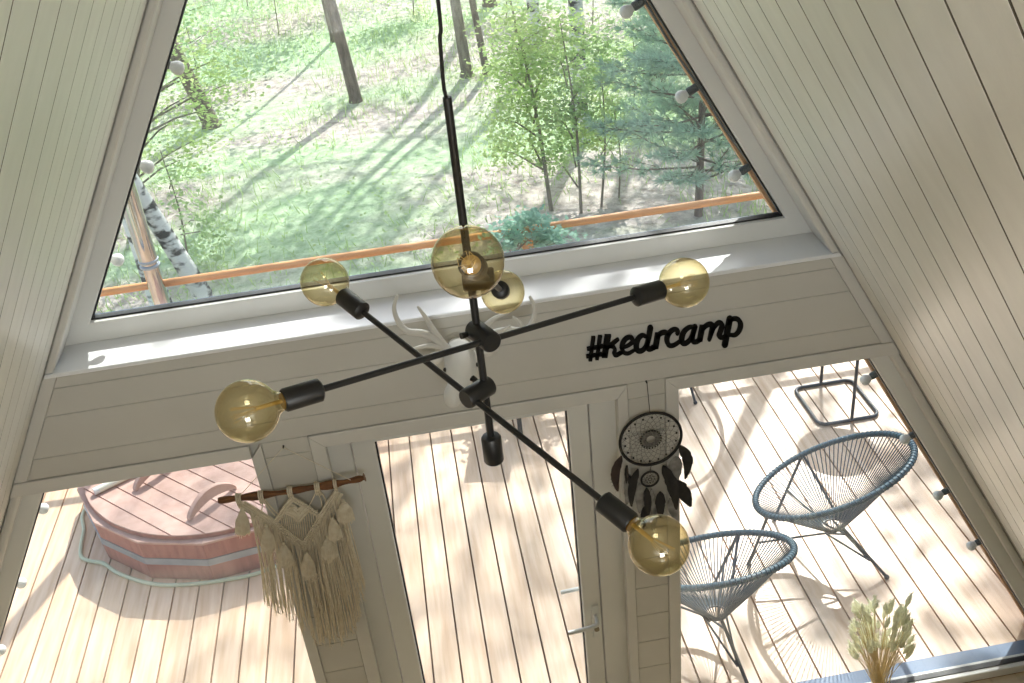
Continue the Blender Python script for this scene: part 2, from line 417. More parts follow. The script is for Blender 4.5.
# casing trims (each board its own object)
ntrim = [0]
def trim(mb, label, m='trim', cat='trim', bevel=.004):
    ntrim[0] += 1
    return struct('trim_%d' % ntrim[0], mb, M_[m], label, cat, smooth=False, bevel=bevel)
CY = -.006
trim(MB().prism_xz([(rx(OT,-1,.002),OT),(XL0,OT),(XL0,2.105),(rx(2.105,-1,.002),2.105)], CY, .02), 'white casing board above the hot tub window', bevel=.003)
trim(MB().prism_xz([(XD0,OT),(XD1,OT),(.673,2.105),(-.485,2.105)], CY, .02), 'white casing board across the top of the glass door', bevel=.003)
trim(MB().prism_xz([(XR0,OT),(rx(OT,1,.002),OT),(rx(2.105,1,.002),2.105),(.815,2.105)], CY, .02), 'white casing board above the lounge chair window', bevel=.003)
trim(MB().prism_xz([(XL0,0),(XL1,0),(XL1,2.105),(XL0,OT)], CY, .02), 'white upright casing left of the macrame pier', bevel=.003)
trim(MB().prism_xz([(-.485,0),(XD0,0),(XD0,OT),(-.485,2.105)], CY, .02), 'white upright casing on the left of the glass door', bevel=.003)
trim(MB().prism_xz([(XD1,0),(.673,0),(.673,2.105),(XD1,OT)], CY, .02), 'white upright casing on the right of the glass door', bevel=.003)
trim(MB().prism_xz([(.815,0),(XR0,0),(XR0,OT),(.815,2.105)], CY, .02), 'white upright casing right of the dreamcatcher pier', bevel=.003)
trim(MB().box(XL1+.0, -.485, .001, .02, 2.02, 2.107), 'short white board under the beam above the macrame pier', bevel=.003) if False else None
for s, nm in ((-1, 'left'), (1, 'right')):
    trim(MB().prism_xz([(rx(2.107,s,.001),2.107),(rx(2.107,s,st),2.107),(rx(2.50,s,st),2.50),(rx(2.50,s,.001),2.50)], -.003, .02),
         'slanted white trim board closing the %s end of the beam' % ('hot tub' if s < 0 else 'lettered'), bevel=.002)
    # lower slanted trims beside the glazing, round-edged
    mb = MB(); a = V((rx(2.05,s,.034), .022, 2.05)); b = V((rx(0,s,.034), .022, 0))
    mb.prism_xz([(rx(2.05,s,.002),2.05),(rx(2.05,s,.042),2.05),(rx(0,s,.042),0),(rx(0,s,.002),0)], .012, .055)
    trim(mb, 'slanted white bead beside the %s window' % ('hot tub' if s < 0 else 'lounge chair'), bevel=.012)
    mb = MB(); zt = APEX-.06
    mb.prism_xz([(rx(SILL,s,.001),SILL),(rx(SILL,s,.032),SILL),(rx(zt,s,.030),zt),(rx(zt,s,.001),zt)], -.003, .175)
    trim(mb, 'slanted white reveal board on the %s edge of the triangular window' % ('chimney pipe' if s < 0 else 'pine'), bevel=.008)

def window(name, label, outer, inner, yf, yb, gask=.004, flash=None):
    t = thing(name, label, 'window', (0,0,0), kind='structure')
    fr = MB().ring_xz(outer, inner, yf, yb).build('window_frame', M_['pvc'], t, smooth=False, bevel=.004)
    cx = sum(p[0] for p in inner)/len(inner); cz = sum(p[1] for p in inner)/len(inner)
    def off(d):
        n = len(inner); res = []
        for i in range(n):
            p0, p1, p2 = V(inner[i-1]), V(inner[i]), V(inner[(i+1) % n])
            e1 = (p1-p0).normalized(); e2 = (p2-p1).normalized()
            n1 = V((-e1.y, e1.x)); n2 = V((-e2.y, e2.x))
            c = V((cx, cz))-p1
            if n1.dot(c) < 0: n1 = -n1
            if n2.dot(c) < 0: n2 = -n2
            bis = (n1+n2)/(1+n1.dot(n2)); res.append(tuple(p1+bis*d))
        return res
    ym = yf*.45+yb*.55
    MB().ring_xz(off(-.003), off(gask), ym-.014, ym+.014).build('gasket', M_['gasket'], t, smooth=False)
    MB().prism_xz(off(.001), ym-.003, ym+.003).build('window_pane', M_['glass'], t, smooth=False)
    return t
gl = .093
zt = APEX-.004
ztop_in = APEX - gl*SQ3
w1 = window('window_1', 'large triangular gable window above the beam looking onto the forest',
       [(rx(SILL,-1,.003),SILL),(rx(SILL,1,.003),SILL),(rx(zt,1,0),zt)],
       [(rx(2.588,-1,gl),2.588),(rx(2.588,1,gl),2.588),(rx(ztop_in,1,gl),ztop_in)], .176, .236, .006)
MB().prism_xz([(rx(2.50,-1,.003),2.498),(rx(2.50,1,.003),2.498),(rx(SILL,1,.003),SILL),(rx(SILL,-1,.003),SILL)], -.004, .20).build('window_sill', M_['sill'], w1, smooth=False, bevel=.004)
MB().box(rx(2.56,-1,.05), rx(2.56,1,.05), .237, .262, 2.55, 2.576).build('sill_flashing', M_['flash'], w1, smooth=False)
glr = .112
w2 = window('window_2', 'lower window with a sloping side looking onto the hot tub',
       [(rx(0.0,-1,.003),0.0),(XL0+.03,0.0),(XL0+.03,2.055),(rx(2.055,-1,.003),2.055)],
       [(rx(.05,-1,glr),.05),(XL0-.004,.05),(XL0-.004,2.012),(rx(2.012,-1,glr),2.012)], .056, .126)
w3 = window('window_3', 'lower window with a sloping side looking onto the string lounge chairs',
       [(XR0-.03,0.0),(rx(0.0,1,.003),0.0),(rx(2.055,1,.003),2.055),(XR0-.03,2.055)],
       [(XR0+.012,.05),(rx(.05,1,glr),.05),(rx(2.012,1,glr),2.012),(XR0+.012,2.012)], .056, .126)
for w, xa, xb in ((w2, rx(0.03,-1,.02), XL0), (w3, XR0, rx(.03,1,.02))):
    mb = MB(); vs = [(xa,.127,.036),(xb,.127,.036),(xb,.225,.018),(xa,.225,.018),(xa,.127,.0),(xb,.127,.0),(xb,.225,.0),(xa,.225,.0)]
    mb.add(vs, [(0,1,2,3),(4,7,6,5),(0,4,5,1),(2,6,7,3),(0,3,7,4),(1,5,6,2)])
    mb.build('sill_flashing', M_['flash'], w, smooth=False)

# door
d1 = thing('door_1', 'white glazed door to the deck in the middle of the gable', 'door', (0,0,0), kind='structure')
MB().ring_xz([(XD0-.02,0),(XD1+.02,0),(XD1+.02,2.06),(XD0-.02,2.06)], [(-.352,.02),(.536,.02),(.536,2.024),(-.352,2.024)], .052, .125).build('door_frame', M_['pvc'], d1, smooth=False, bevel=.004)
lf = MB().ring_xz([(-.347,.025),(.531,.025),(.531,2.02),(-.347,2.02)], [(-.265,.11),(.456,.11),(.456,2.0),(-.265,2.0)], .047, .117).build('door_leaf', M_['pvc'], d1, smooth=False, bevel=.004)
MB().ring_xz([(-.268,.107),(.459,.107),(.459,2.003),(-.268,2.003)], [(-.259,.115),(.452,.115),(.452,1.996),(-.259,1.996)], .074, .104).build('gasket', M_['gasket'], d1, smooth=False)
MB().prism_xz([(-.262,.112),(.454,.112),(.454,1.998),(-.262,1.998)], .086, .092).build('door_pane', M_['glass'], d1, smooth=False)
hp = MB().box(.488, .520, .034, .048, .795, .985).build('handle_plate', M_['handle'], d1, smooth=False, bevel=.004)
mb = MB(); mb.tube(spline([(.503,.036,.932),(.503,-.012,.932),(.488,-.022,.930),(.44,-.022,.922),(.375,-.018,.912)], 5), [.009]*16+[.0095]*5, 10)
mb.build('door_handle', M_['handle'], d1)
MB().lathe([(0,.011),(.008,.011)], (.505,.034,.852), (0,-1,0), 16).build('lock_cylinder', M_['keyhole'], d1)
mb = MB(); e1 = W(579,589.5,.165); e2 = W(561,592.5,.185)
mb.tube([(e1.x+.075,.118,e1.z),(e1.x+.075,.165,e1.z),(e1.x+.0,.17,e1.z),tuple(e2)], .009, 8)
mb.build('outside_handle', M_['handle'], d1)

# exterior wooden strip seen at the right glass edges
p0, p1 = W(774.5,214,.33), W(641,0,.33)
def strip(p0, p1, lab):
    d = .16
    dirv = (p1-p0).normalized(); a = p0-dirv*.25; b = p1+dirv*1.3
    mb = MB(); mb.prism_xz([(a.x,a.z),(a.x+d,a.z),(b.x+d,b.z),(b.x,b.z)], .31, .36)
    trim(mb, lab, 'extwood', 'exterior trim', bevel=0)
strip(p0, p1, 'raw wooden outside strip along the pine edge of the triangular window')
p0, p1 = W(1015,602,.33), W(865,360,.33)
dirv = (p1-p0).normalized(); a = p0-dirv*.8; b = p1+dirv*.25
trim(MB().prism_xz([(a.x,a.z),(a.x+.16,a.z),(b.x+.16,b.z),(b.x,b.z)], .31, .36), 'raw wooden outside strip along the lounge chair window', 'extwood', 'exterior trim', bevel=0)

# ------------------------------------------------------------------ deck, ground
mb = MB(); x = .033-.147*32
while x < 5.0:
    mb.box(x+.005, x+.142, .13, 3.86, -.028, 0); x += .147
struct('deck', mb, M_['deck'], 'sunlit pale larch board deck outside the gable', 'deck', smooth=False)
struct('deck', MB().box(-4.6, 4.9, .13, 3.84, -.30, -.06), M_['joist'], 'dark timber substructure under the deck boards', 'deck substructure', smooth=False)
def gz(x, y): return -.62 + .10*math.sin(x*.5+1)*.6 + .05*math.sin(y*.9+x*.7) + max(0, y-12)*.06
mb = MB(); NX, NY = 60, 60
vs = []; fs = []
for j in range(NY+1):
    for i in range(NX+1):
        px = -30+60*i/NX; py = -14 + 60*j/NY; vs.append((px, py, gz(px, py)))
for j in range(NY):
    for i in range(NX): a = j*(NX+1)+i; fs.append((a, a+1, a+NX+2, a+NX+1))
mb.add(vs, fs)
struct('ground', mb, M_['ground'], 'forest floor of pale leaf litter and young grass beyond the railing', 'ground')

# railing
t = thing('deck_railing', 'orange pine round handrail on posts along the outer edge of the deck', 'railing', (0,3.70,0))
MB().tube([(-4.5,3.70,1.032),(-1,3.70,1.032),(2,3.70,1.028),(4.8,3.70,1.028)], .029, 14).build('handrail', M_['railwood'], t)
for px in (-2.62, .80, 3.9):
    MB().box(px-.04, px+.04, 3.66, 3.74, 0, 1.01).build('post', M_['railwood'], t, smooth=False, bevel=.006)
MB().box(-4.5, 4.8, 3.685, 3.715, .30, .34).build('lower_rail', M_['railwood'], t, smooth=False)

# ------------------------------------------------------------------ hot tub
TC = V((-1.43, 2.65, 0)); NS = 15
def poly(r, n=NS, a0=math.radians(242)): return [(TC.x+r*math.cos(a0+2*PI*k/n), TC.y+r*math.sin(a0+2*PI*k/n)) for k in range(n)]
t = thing('hot_tub', 'round red-stained wooden hot tub with a grey metal hoop on the deck', 'hot tub', (TC.x, TC.y, 0))
mb = MB(); P = poly(.955); Q = poly(.875)
for k in range(NS):
    j = (k+1) % NS
    mb.prism_xy([P[k], P[j], Q[j], Q[k]], 0.004, .285)
mb.build('tub_wall', M_['redwood'], t, smooth=False, bevel=.004)
mb = MB(); P = poly(.963); Q = poly(.87)
for k in range(NS):
    j = (k+1) % NS
    mb.prism_xy([P[k], P[j], Q[j], Q[k]], .285, .302)
mb.build('rim', M_['lidwood'], t, smooth=False, bevel=.003)
mb = MB(); P = poly(.962); Q = poly(.9545)
for k in range(NS):
    j = (k+1) % NS
    mb.prism_xy([P[k], P[j], Q[j], Q[k]], .125, .172)
mb.build('hoop', M_['galv'], t, smooth=False)
MB().prism_xy(poly(.885), .004, .05).build('tub_floor', M_['redwood'], t, smooth=False)

t = thing('plank_cover', 'round pinkish plank lid covering the wooden hot tub', 'lid', (TC.x, TC.y, .302))
mb = MB(); dv = V((.719, -.695)); nv = V((.695, .719)); R = .915; wd = .115; k = -9
while k < 9:
    lo, hi = k*wd+.0035, (k+1)*wd-.0035
    if max(abs(lo), abs(hi)) < R or min(abs(lo), abs(hi)) < R:
        pl = []; ns = 7
        lo2, hi2 = max(lo, -R+.001), min(hi, R-.001)
        for i in range(ns): w = lo2+(hi2-lo2)*i/(ns-1); L = math.sqrt(max(R*R-w*w, 0)); pl.append(V((TC.x,TC.y))+nv*w+dv*L)
        for i in range(ns): w = hi2-(hi2-lo2)*i/(ns-1); L = math.sqrt(max(R*R-w*w, 0)); pl.append(V((TC.x,TC.y))+nv*w-dv*L)
        mb.prism_xy([tuple(p) for p in pl], .3035, .336)
    k += 1
mb.build('lid_planks', M_['lidwood'], t, smooth=False, bevel=.002)
mb = MB(); mb.lathe([(0,.918),(.026,.918)], (TC.x,TC.y,.3032), (0,0,1), 64).build('lid_underside', M_['redwood'], t)
def arc_handle(a, b, bow, h):        # upright arched plank
    a = V(a); b = V(b); d = (b-a); n = V((-d.y, d.x, 0)).normalized(); mb = MB(); N = 16; vs = []; fs = []
    for i in range(N+1):
        s = i/N; c = a + d*s + n*(bow*4*s*(1-s)); lo = max(0, h*.52*math.sin(PI*s)**.8 - .004) if 0 < i < N else 0; hi = .020 + h*math.sin(PI*s)**.75
        for q, z in ((-.017,lo),(.017,lo),(.017,hi),(-.017,hi)): vs.append(c+n*q+V((0,0,z)))
    for i in range(N):
        for k in range(4): j = (k+1) % 4; fs.append((i*4+k, i*4+j, i*4+4+j, i*4+4+k))
    fs += [(3,2,1,0), (N*4,N*4+1,N*4+2,N*4+3)]
    mb.add(vs, fs); return mb
arc_handle((-1.585,1.875,.3365), (-1.33,2.12,.3365), .0, .105).build('handle', M_['lidwood'], t, smooth=False, bevel=.004)
arc_handle((-1.965,2.255,.3365), (-1.70,2.51,.3365), .0, .105).build('handle', M_['lidwood'], t, smooth=False, bevel=.004)
t = thing('wooden_rod', 'pale rod lying across the plank lid of the hot tub', 'rod', (-1.8, 2.55, .337))
mb = MB(); a = V((-2.21,2.287,.360)); d = V((.154,.095,0)).normalized()
mb.tube([a, a+d*.62], .023, 12); mb.build('shaft', M_['palewood'], t)
mb = MB(); mb.lathe([(0,.0235),(.03,.0235)], a-d*.004, d, 12); mb.build('end_cap', M_['handle'], t)
t = thing('stove_chimney', 'polished steel chimney pipe standing behind the hot tub', 'chimney', (-1.835, 3.60, 0))
cx, cy = -1.835, 3.601
MB().tube([(cx,cy,0.0),(cx,cy,1.26)], .056, 24).build('lower_pipe', M_['steel'], t)
MB().tube([(cx,cy,1.26),(cx,cy,2.9)], .064, 24).build('upper_pipe', M_['steel'], t)
for z in (1.22, 1.26): MB().lathe([(0,.066),(.004,.070),(.016,.070),(.02,.066)], (cx,cy,z), (0,0,1), 24).build('clamp_ring', M_['galv'], t)
hp = [(-2.36,2.75),(-2.44,2.55),(-2.40,2.377),(-2.385,2.218),(-2.361,2.113),(-2.303,2.058),(-2.205,2.010),(-2.106,1.907),(-1.97,1.806),(-1.828,1.733),(-1.679,1.695),(-1.56,1.681),(-1.444,1.675),(-1.25,1.682),(-1.05,1.745),(-.80,1.87)]
o = MB().tube(spline([(x, y, .013) for x, y in hp], 6), .012, 8).build('garden_hose', M_['hose'])
tag(o, 'pale green hose lying round the foot of the hot tub', 'hose')

# ------------------------------------------------------------------ string lounge chairs
CA, CB, CT, CZ = .455, .365, math.radians(31), .625
def rp(t, k=1.0): return V((CA*k*math.cos(t)*math.cos(CT), CB*k*math.sin(t), CZ+CA*k*math.cos(t)*math.sin(CT)))
def make_chair(label, group):
    t = thing('string_lounge_chair', label, 'chair', group=group)
    N = 72; ring = [rp(2*PI*i/N) for i in range(N)]
    MB().tube(ring, .0155, 10, closed=True).build('rim', M_['slate'], t)
    H = V((.035, 0, .285)); hr = .058
    hub = lambda a: H + V((hr*math.cos(a), hr*.9*math.sin(a), .012*math.cos(a)))
    mb = MB(); n = 96
    for i in range(n):
        a = 2*PI*(i+.5)/n
        p = rp(a, .985); h = hub(a)
        mid = p.lerp(h, .55) + V((0,0,-.012)); mb.tube([p, mid, h], .0029, 5, caps=False)
        # the cord wraps over the rim
        q = rp(a); tg = (rp(a+.01)-rp(a-.01)).normalized(); nx = (q-V((0,0,CZ))).normalized(); ny = tg.cross(nx)
        mb.tube([q+(nx*math.cos(b)+ny*math.sin(b))*.0165 for b in [2*PI*j/8 for j in range(9)]], .0032, 4, caps=False)
    mb.build('string_seat', M_['slatestring'], t)
    MB().tube([hub(2*PI*i/24) for i in range(24)], .006, 8, closed=True).build('hub_ring', M_['slatemetal'], t)
    for s in (-1, 1):
        side = rp(s*math.radians(128), 1.0); foot = V((-.36, s*.21, .012))
        mb = MB(); mb.tube([side, foot], .0085, 10); mb.ball(foot, .0135, 10, 6); mb.build('leg', M_['slatemetal'], t)
        MB().tube([side, H+V((.03, s*.05, -.008))], .0075, 8).build('support_rod', M_['slatemetal'], t)
        MB().tube([side.lerp(foot,.55), H+V((-.03, s*.03, -.045)), V((.115, 0.002, .248))], .006, 8).build('cross_rod', M_['slatemetal'], t)
        MB().tube([H+V((-.02, s*.06, -.02)), V((.245, 0, .112))], .006, 8).build('brace', M_['slatemetal'], t)
    foot = V((.34, 0.02, .012))
    mb = MB(); mb.tube([V((.085,0,.285)), foot], .0095, 10); mb.ball(foot, .015, 10, 6); mb.build('leg', M_['slatemetal'], t)
    return t
ch = make_chair('larger looking slate blue string lounge chair turned away beside the sloping window edge', 'slate blue string lounge chairs on the deck')
ch.location = (1.983, .995, 0); ch.rotation_euler.z = math.radians(320)
def copy_tree(o, parent=None):
    c = o.copy(); col.objects.link(c)
    if parent is not None: c.parent = parent
    for k in list(o.children): copy_tree(k, c)
    return c
c2 = copy_tree(ch); c2.location = (1.19, .545, 0); c2.rotation_euler.z = math.radians(282)
c2['label'] = 'slate blue string lounge chair close to the glass beside the dreamcatcher pier'
c3 = copy_tree(ch); c3.location = (1.72, 3.0, 0); c3.rotation_euler.z = math.radians(272)
c3['label'] = 'slate blue string lounge chair by the railing, only a leg showing below the beam'

# ------------------------------------------------------------------ side table, stool
t = thing('side_table', 'dark metal side table on a rounded square tube base behind the lounge chairs', 'side table', (2.67, 2.41, 0))
pts = []
for cx, cy, a0 in ((.155,.17,0),(-.155,.17,90),(-.155,-.17,180),(.155,-.17,270)):
    for k in range(7): a = math.radians(a0+15*k); pts.append((2.667+cx+.055*math.cos(a), 2.408+cy+.055*math.sin(a), .0135))
MB().tube(pts, .0125, 10, closed=True).build('base', M_['slatemetal'], t)
MB().tube([(2.682,2.185,.012),(2.682,2.185,.53)], .011, 10).build('upright', M_['slatemetal'], t)
MB().tube([(2.656,2.633,.012),(2.656,2.633,.53)], .011, 10).build('upright', M_['slatemetal'], t)
MB().lathe([(0,.24),(.004,.25),(.018,.25),(.022,.245)], (2.667,2.42,.53), (0,0,1), 40).build('table_top', M_['slatemetal'], t)
t = thing('stool', 'dark slate metal stool at the railing seen through the glass door', 'stool', (.40,2.79,0))
for px, py in ((.29,2.705),(.505,2.655),(.335,2.92),(.55,2.87)):
    MB().bar((px,py,0),(px,py,.44),.045,.03).build('leg', M_['slatemetal'], t, smooth=False, bevel=.003)
MB().prism_xy([(.24,2.67),(.53,2.60),(.60,2.91),(.31,2.98)], .44, .475).build('seat', M_['slatemetal'], t, smooth=False, bevel=.006)

# ------------------------------------------------------------------ chandelier
SX, SY = .085, -1.51
top = W(447,97,SY); jC = 3.40
AR = {'A': (V((-.285,-1.713,3.359)), V((.482,-1.372,3.268))), 'B': (V((-.187,-1.208,3.299)), V((.295,-1.861,3.094))), 'C': (V((.061,-1.834,3.609)), V((.167,-1.078,3.147)))}
t = thing('pendant_chandelier', 'black branching pendant light with six amber globe bulbs hanging before the window', 'chandelier', (SX, SY, top.z))
bot = W(491,437,SY); sb = W(492,470,SY)
stop = V((top.x, SY, top.z))
def st_at(z): s = (z-bot.z)/(top.z-bot.z); return V((bot.x+(top.x-bot.x)*s, SY, z))
MB().tube([stop, st_at(bot.z)], .0068, 12).build('stem', M_['black'], t)
c0 = W(438,0,SY)
MB().tube(spline([stop+V((0,0,-.01)), stop+V((-.002,0,.006)), W(443.5,84,SY), W(440,40,SY), c0, c0+V((.0,0,.35)), V((.075,SY,APEX-.06))], 6), .0030, 8).build('cable', M_['black'], t)
MB().lathe([(0,.05),(.02,.05),(.035,.02)], (.075,SY,APEX-.06), (0,0,-1), 24).build('ceiling_rose', M_['black'], t)
def socket(c, d, r=.0185):          # c bulb centre, d towards the bulb end
    o = c - d*.120
    MB().lathe([(0,.007),(.003,.015),(.006,r),(.062,r),(.065,r-.002),(.065,.012)], o, d, 24).build('socket', M_['black'], t)
def bulb(c, d):
    R = .0475; prof = [(-.066,.013),(-.058,.0135)]
    for i in range(1, 20):
        th = PI*i/20; prof.append((-R*math.cos(th), R*math.sin(th)))
    prof = [p for p in prof if p[0] > -.0425 or p[0] < -.05]; prof.append((R,.0005))
    prof.insert(2, (-.049,.0165)); 
    b = MB().lathe(prof, c, d, 32).build('bulb', M_['amber'], t, angle=80)
    mb = MB(); mb.tube([c-d*.055, c-d*.012], .0035, 8)
    sub_ = mb.build('filament_post', M_['filament'], None); sub_.parent = b
    sub_.matrix_parent_inverse = Matrix.Identity(4)
    x = d.orthogonal().normalized(); y = d.cross(x); fm = MB()
    for i in range(5):
        a = 2*PI*i/5; u_ = x*math.cos(a)+y*math.sin(a); u2 = x*math.cos(a+.9)+y*math.sin(a+.9)
        fm.tube([c-d*.014+u_*.003, c+d*.022+u_*.012, c+d*.024+u2*.012, c-d*.012+u2*.004], .00045, 4)
    f = fm.build('filament', M_['filament'], None); f.parent = b; f.matrix_parent_inverse = Matrix.Identity(4)
    cp = MB().lathe([(0,.0125),(.013,.0135)], c-d*.0665, d, 16).build('bulb_cap', M_['brass'], None); cp.parent = b; cp.matrix_parent_inverse = Matrix.Identity(4)
for key, (a, b) in AR.items():
    d = (b-a).normalized()
    MB().tube([a+d*.117, b-d*.117], .0056, 10).build('arm', M_['black'], t)
    # hub where the arm crosses the stem
    up = (stop-st_at(bot.z)).normalized(); w0 = a-stop
    bb, dd, ee = d.dot(up), d.dot(w0), up.dot(w0); den = 1-bb*bb
    pa = a + d*((bb*ee-dd)/den); ps = stop + up*((ee-bb*dd)/den)
    ax = d.cross(up).normalized()
    if (pa-ps).dot(ax) < 0: ax = -ax
    g = (pa-ps).length; o = ps - ax*.013
    MB().lathe([(0,.0165),(.003,.0185),(g+.022,.0185),(g+.025,.0165)], o, ax, 24).build('hub', M_['black'], t)
    MB().lathe([(0,.005),(.012,.006)], ps+up*.0-d*.020, -d, 10).build('set_screw', M_['black'], t)
    for c, dirn in ((a, -d), (b, d)): socket(c, dirn); bulb(c, dirn)
o = st_at(bot.z)
MB().lathe([(0,.007),(.002,.016),(.006,.0185),(.056,.0185),(.059,.0165),(.059,.012),(.02,.011)], o+V((0,0,.004)), (0,0,-1), 24).build('socket', M_['black'], t)

# ------------------------------------------------------------------ deer head
t = thing('deer_head', 'white plaster deer head with antlers mounted on the beam', 'wall ornament', (.085, 0, 2.33))
mb = MB(); tp_ = W(452,399,-.25)
secs = [((.085,.0,2.33),.060,.085),((.085,-.05,2.35),.058,.082),((.086,-.095,2.385),.058,.074),((.085,-.135,2.405),.060,.064),((.080,-.17,2.385),.056,.058),((.072,-.20,2.352),.045,.050),((.5*(.072+tp_.x),-.225,.5*(2.352+tp_.z)),.038,.043),((tp_.x+.004,-.245,tp_.z+.012),.035,.037),((tp_.x,-.256,tp_.z-.012),.028,.028),((tp_.x-.001,-.26,tp_.z-.026),.014,.014)]
cs = [V(c) for c, _, _ in secs]; vs = []; fs = []; S = 16
for i, (c, w, h) in enumerate(secs):
    tg = (cs[min(i+1,len(cs)-1)]-cs[max(i-1,0)]).normalized(); x = V((1,0,0)); x = (x-tg*x.dot(tg)).normalized(); y = tg.cross(x)
    for k in range(S): a = 2*PI*k/S; vs.append(cs[i]+x*(w*math.cos(a))+y*(h*math.sin(a)))
for i in range(len(secs)-1):
    for k in range(S): k2 = (k+1) % S; fs.append((i*S+k, i*S+k2, i*S+S+k2, i*S+S+k))
fs += [tuple(range(S)), tuple(range((len(secs)-1)*S, len(secs)*S))]
mb.add(vs, fs); hd = mb.build('head', M_['plaster'], t, angle=70)
sm = hd.modifiers.new('smooth', 'SUBSURF'); sm.levels = 1; sm.render_levels = 2
MB().lathe([(0,.085),(.012,.082),(.016,.06)], (.085,0,2.35), (0,-1,0), 32).build('mounting_plaque', M_['plaster'], t)
for s in (-1, 1):
    mb = MB(); e = V((.081+s*.052,-.172,2.400)); mb.ball(e, .0075, 10, 6); mb.build('eye', M_['dark'], t)
    base = V((.085+s*.050,-.11,2.42)); tip = V((.085+s*.130,-.10,2.40)); mid = base.lerp(tip,.5)
    mb = MB(); mb.tube(spline([base, mid+V((0,-.012,.004)), tip], 5), [.008,.013,.017,.020,.021,.021,.020,.017,.013,.008,.002], 8)
    mb.build('ear', M_['plaster'], t)
YA = -.15
def antler(paths):
    mb = MB()
    for pts, r0, r1 in paths:
        P = spline([W(x, y, Y) for x, y, Y in pts], 6); n = len(P)
        mb.tube(P, [r0+(r1-r0)*(i/(n-1))**1.2 for i in range(n)], 8); mb.ball(P[-1], r1, 8, 6)
    mb.build('antler', M_['plaster'], t, angle=70)
antler([([(451,352,-.125),(443,346,-.14),(434,338,-.155),(421,333,-.17),(407,331,-.175),(398,321,-.17),(394,308,-.165),(397,296,-.16)], .0165, .005),
        ([(446,348,-.14),(436,334,-.15),(426,318,-.16),(418,307,-.165)], .014, .004),
        ([(440,346,-.15),(426,346,-.17),(412,349,-.18)], .011, .004)])
antler([([(469,348,-.125),(479,342,-.14),(492,334,-.15),(508,330,-.155),(524,330,-.15),(532,322,-.145),(535,309,-.14),(530,297,-.135)], .0165, .005),
        ([(474,345,-.14),(484,328,-.15),(495,318,-.155),(508,313,-.16)], .013, .004),
        ([(492,334,-.16),(503,330,-.18),(510,326,-.19)], .010, .004),
        ([(524,330,-.15),(519,322,-.155),(513,317,-.16)], .009, .004)])

# ------------------------------------------------------------------ lettering
A_ = lambda x, y: W(580+x/11.378, 330+y/11.378, -.012)
B_ = lambda x, y: W(655+x/11.378, 310+y/11.378, -.012)
UNIT = W(664,340,-.012); UNIT = (W(665,340,-.012)-UNIT).length/11.378
strokes = [
 (A_, [(157,82),(120,362)], 38, 34), (A_, [(234,70),(196,348)], 38, 34), (A_, [(84,226),(300,186)], 38, 40), (A_, [(74,310),(300,276)], 38, 40),
 (A_, [(322,62),(282,322)], 62, 56), (A_, [(432,118),(392,150),(355,180),(310,215)], 34, 40), (A_, [(345,190),(388,205),(402,240),(392,278),(415,298),(470,268)], 40, 34),
 (A_, [(470,215),(545,190),(600,145),(592,98),(545,96),(500,140),(482,205),(500,262),(555,276),(625,236)], 26, 46),
 (A_, [(762,88),(715,70),(668,108),(645,180),(655,236),(700,248),(750,205),(775,130)], 34, 52),
 (A_, [(806,-18),(788,90),(768,185),(790,228),(845,206)], 54, 46),
 (A_, [(893,42),(862,222)], 54, 54), (A_, [(880,90),(925,48),(975,36),(1010,60)], 30, 50),
 (B_, [(258,280),(262,240),(215,232),(160,280),(140,350),(165,410),(220,410),(295,362)], 34, 48),
 (B_, [(452,210),(400,205),(340,250),(310,325),(318,380),(355,388),(410,340),(440,260)], 34, 52),
 (B_, [(462,196),(432,310),(440,368),(480,370),(520,340)], 46, 44),
 (B_, [(548,182),(512,366)], 52, 52), (B_, [(535,250),(585,190),(640,172),(660,205),(645,270),(622,350)], 30, 54),
 (B_, [(640,270),(690,190),(735,152),(768,180),(752,250),(735,300),(760,325),(815,298)], 32, 48),
 (B_, [(858,106),(832,240),(800,408)], 58, 58), (B_, [(838,160),(880,116),(940,112),(978,160),(968,235),(920,292),(862,292)], 34, 48)]
mb = MB()
for fn, pts, w0, w1 in strokes:
    p3 = [fn(x, y) for x, y in pts]; P = spline(p3, 7) if len(pts) > 2 else [p3[0].lerp(p3[1], i/4) for i in range(5)]
    n = len(P); L = []; Rr = []
    for i in range(n):
        tg = (P[min(i+1,n-1)]-P[max(i-1,0)]); tg.y = 0; tg.normalize(); nn = V((-tg.z, 0, tg.x))
        s = i/(n-1); w = (w0 + (w1-w0)*math.sin(PI*min(1, s*1.0)) if len(pts) > 2 else w0+(w1-w0)*s)*UNIT*.57
        L.append(P[i]+nn*w); Rr.append(P[i]-nn*w)
        if i in (0, n-1):
            c = P[i]; k = 12; ring = [(c.x+w*math.cos(2*PI*q/k), c.z+w*math.sin(2*PI*q/k)) for q in range(k)]
            if len(pts) > 2: mb.prism_xz(ring, -.011, -.001)
    for i in range(n-1):
        mb.prism_xz([(L[i].x,L[i].z),(L[i+1].x,L[i+1].z),(Rr[i+1].x,Rr[i+1].z),(Rr[i].x,Rr[i].z)], -.011, -.001)
o = mb.build('lettering_sign', M_['ink'], smooth=False)
tag(o, 'black script lettering reading #kedrcamp on the white beam', 'sign')

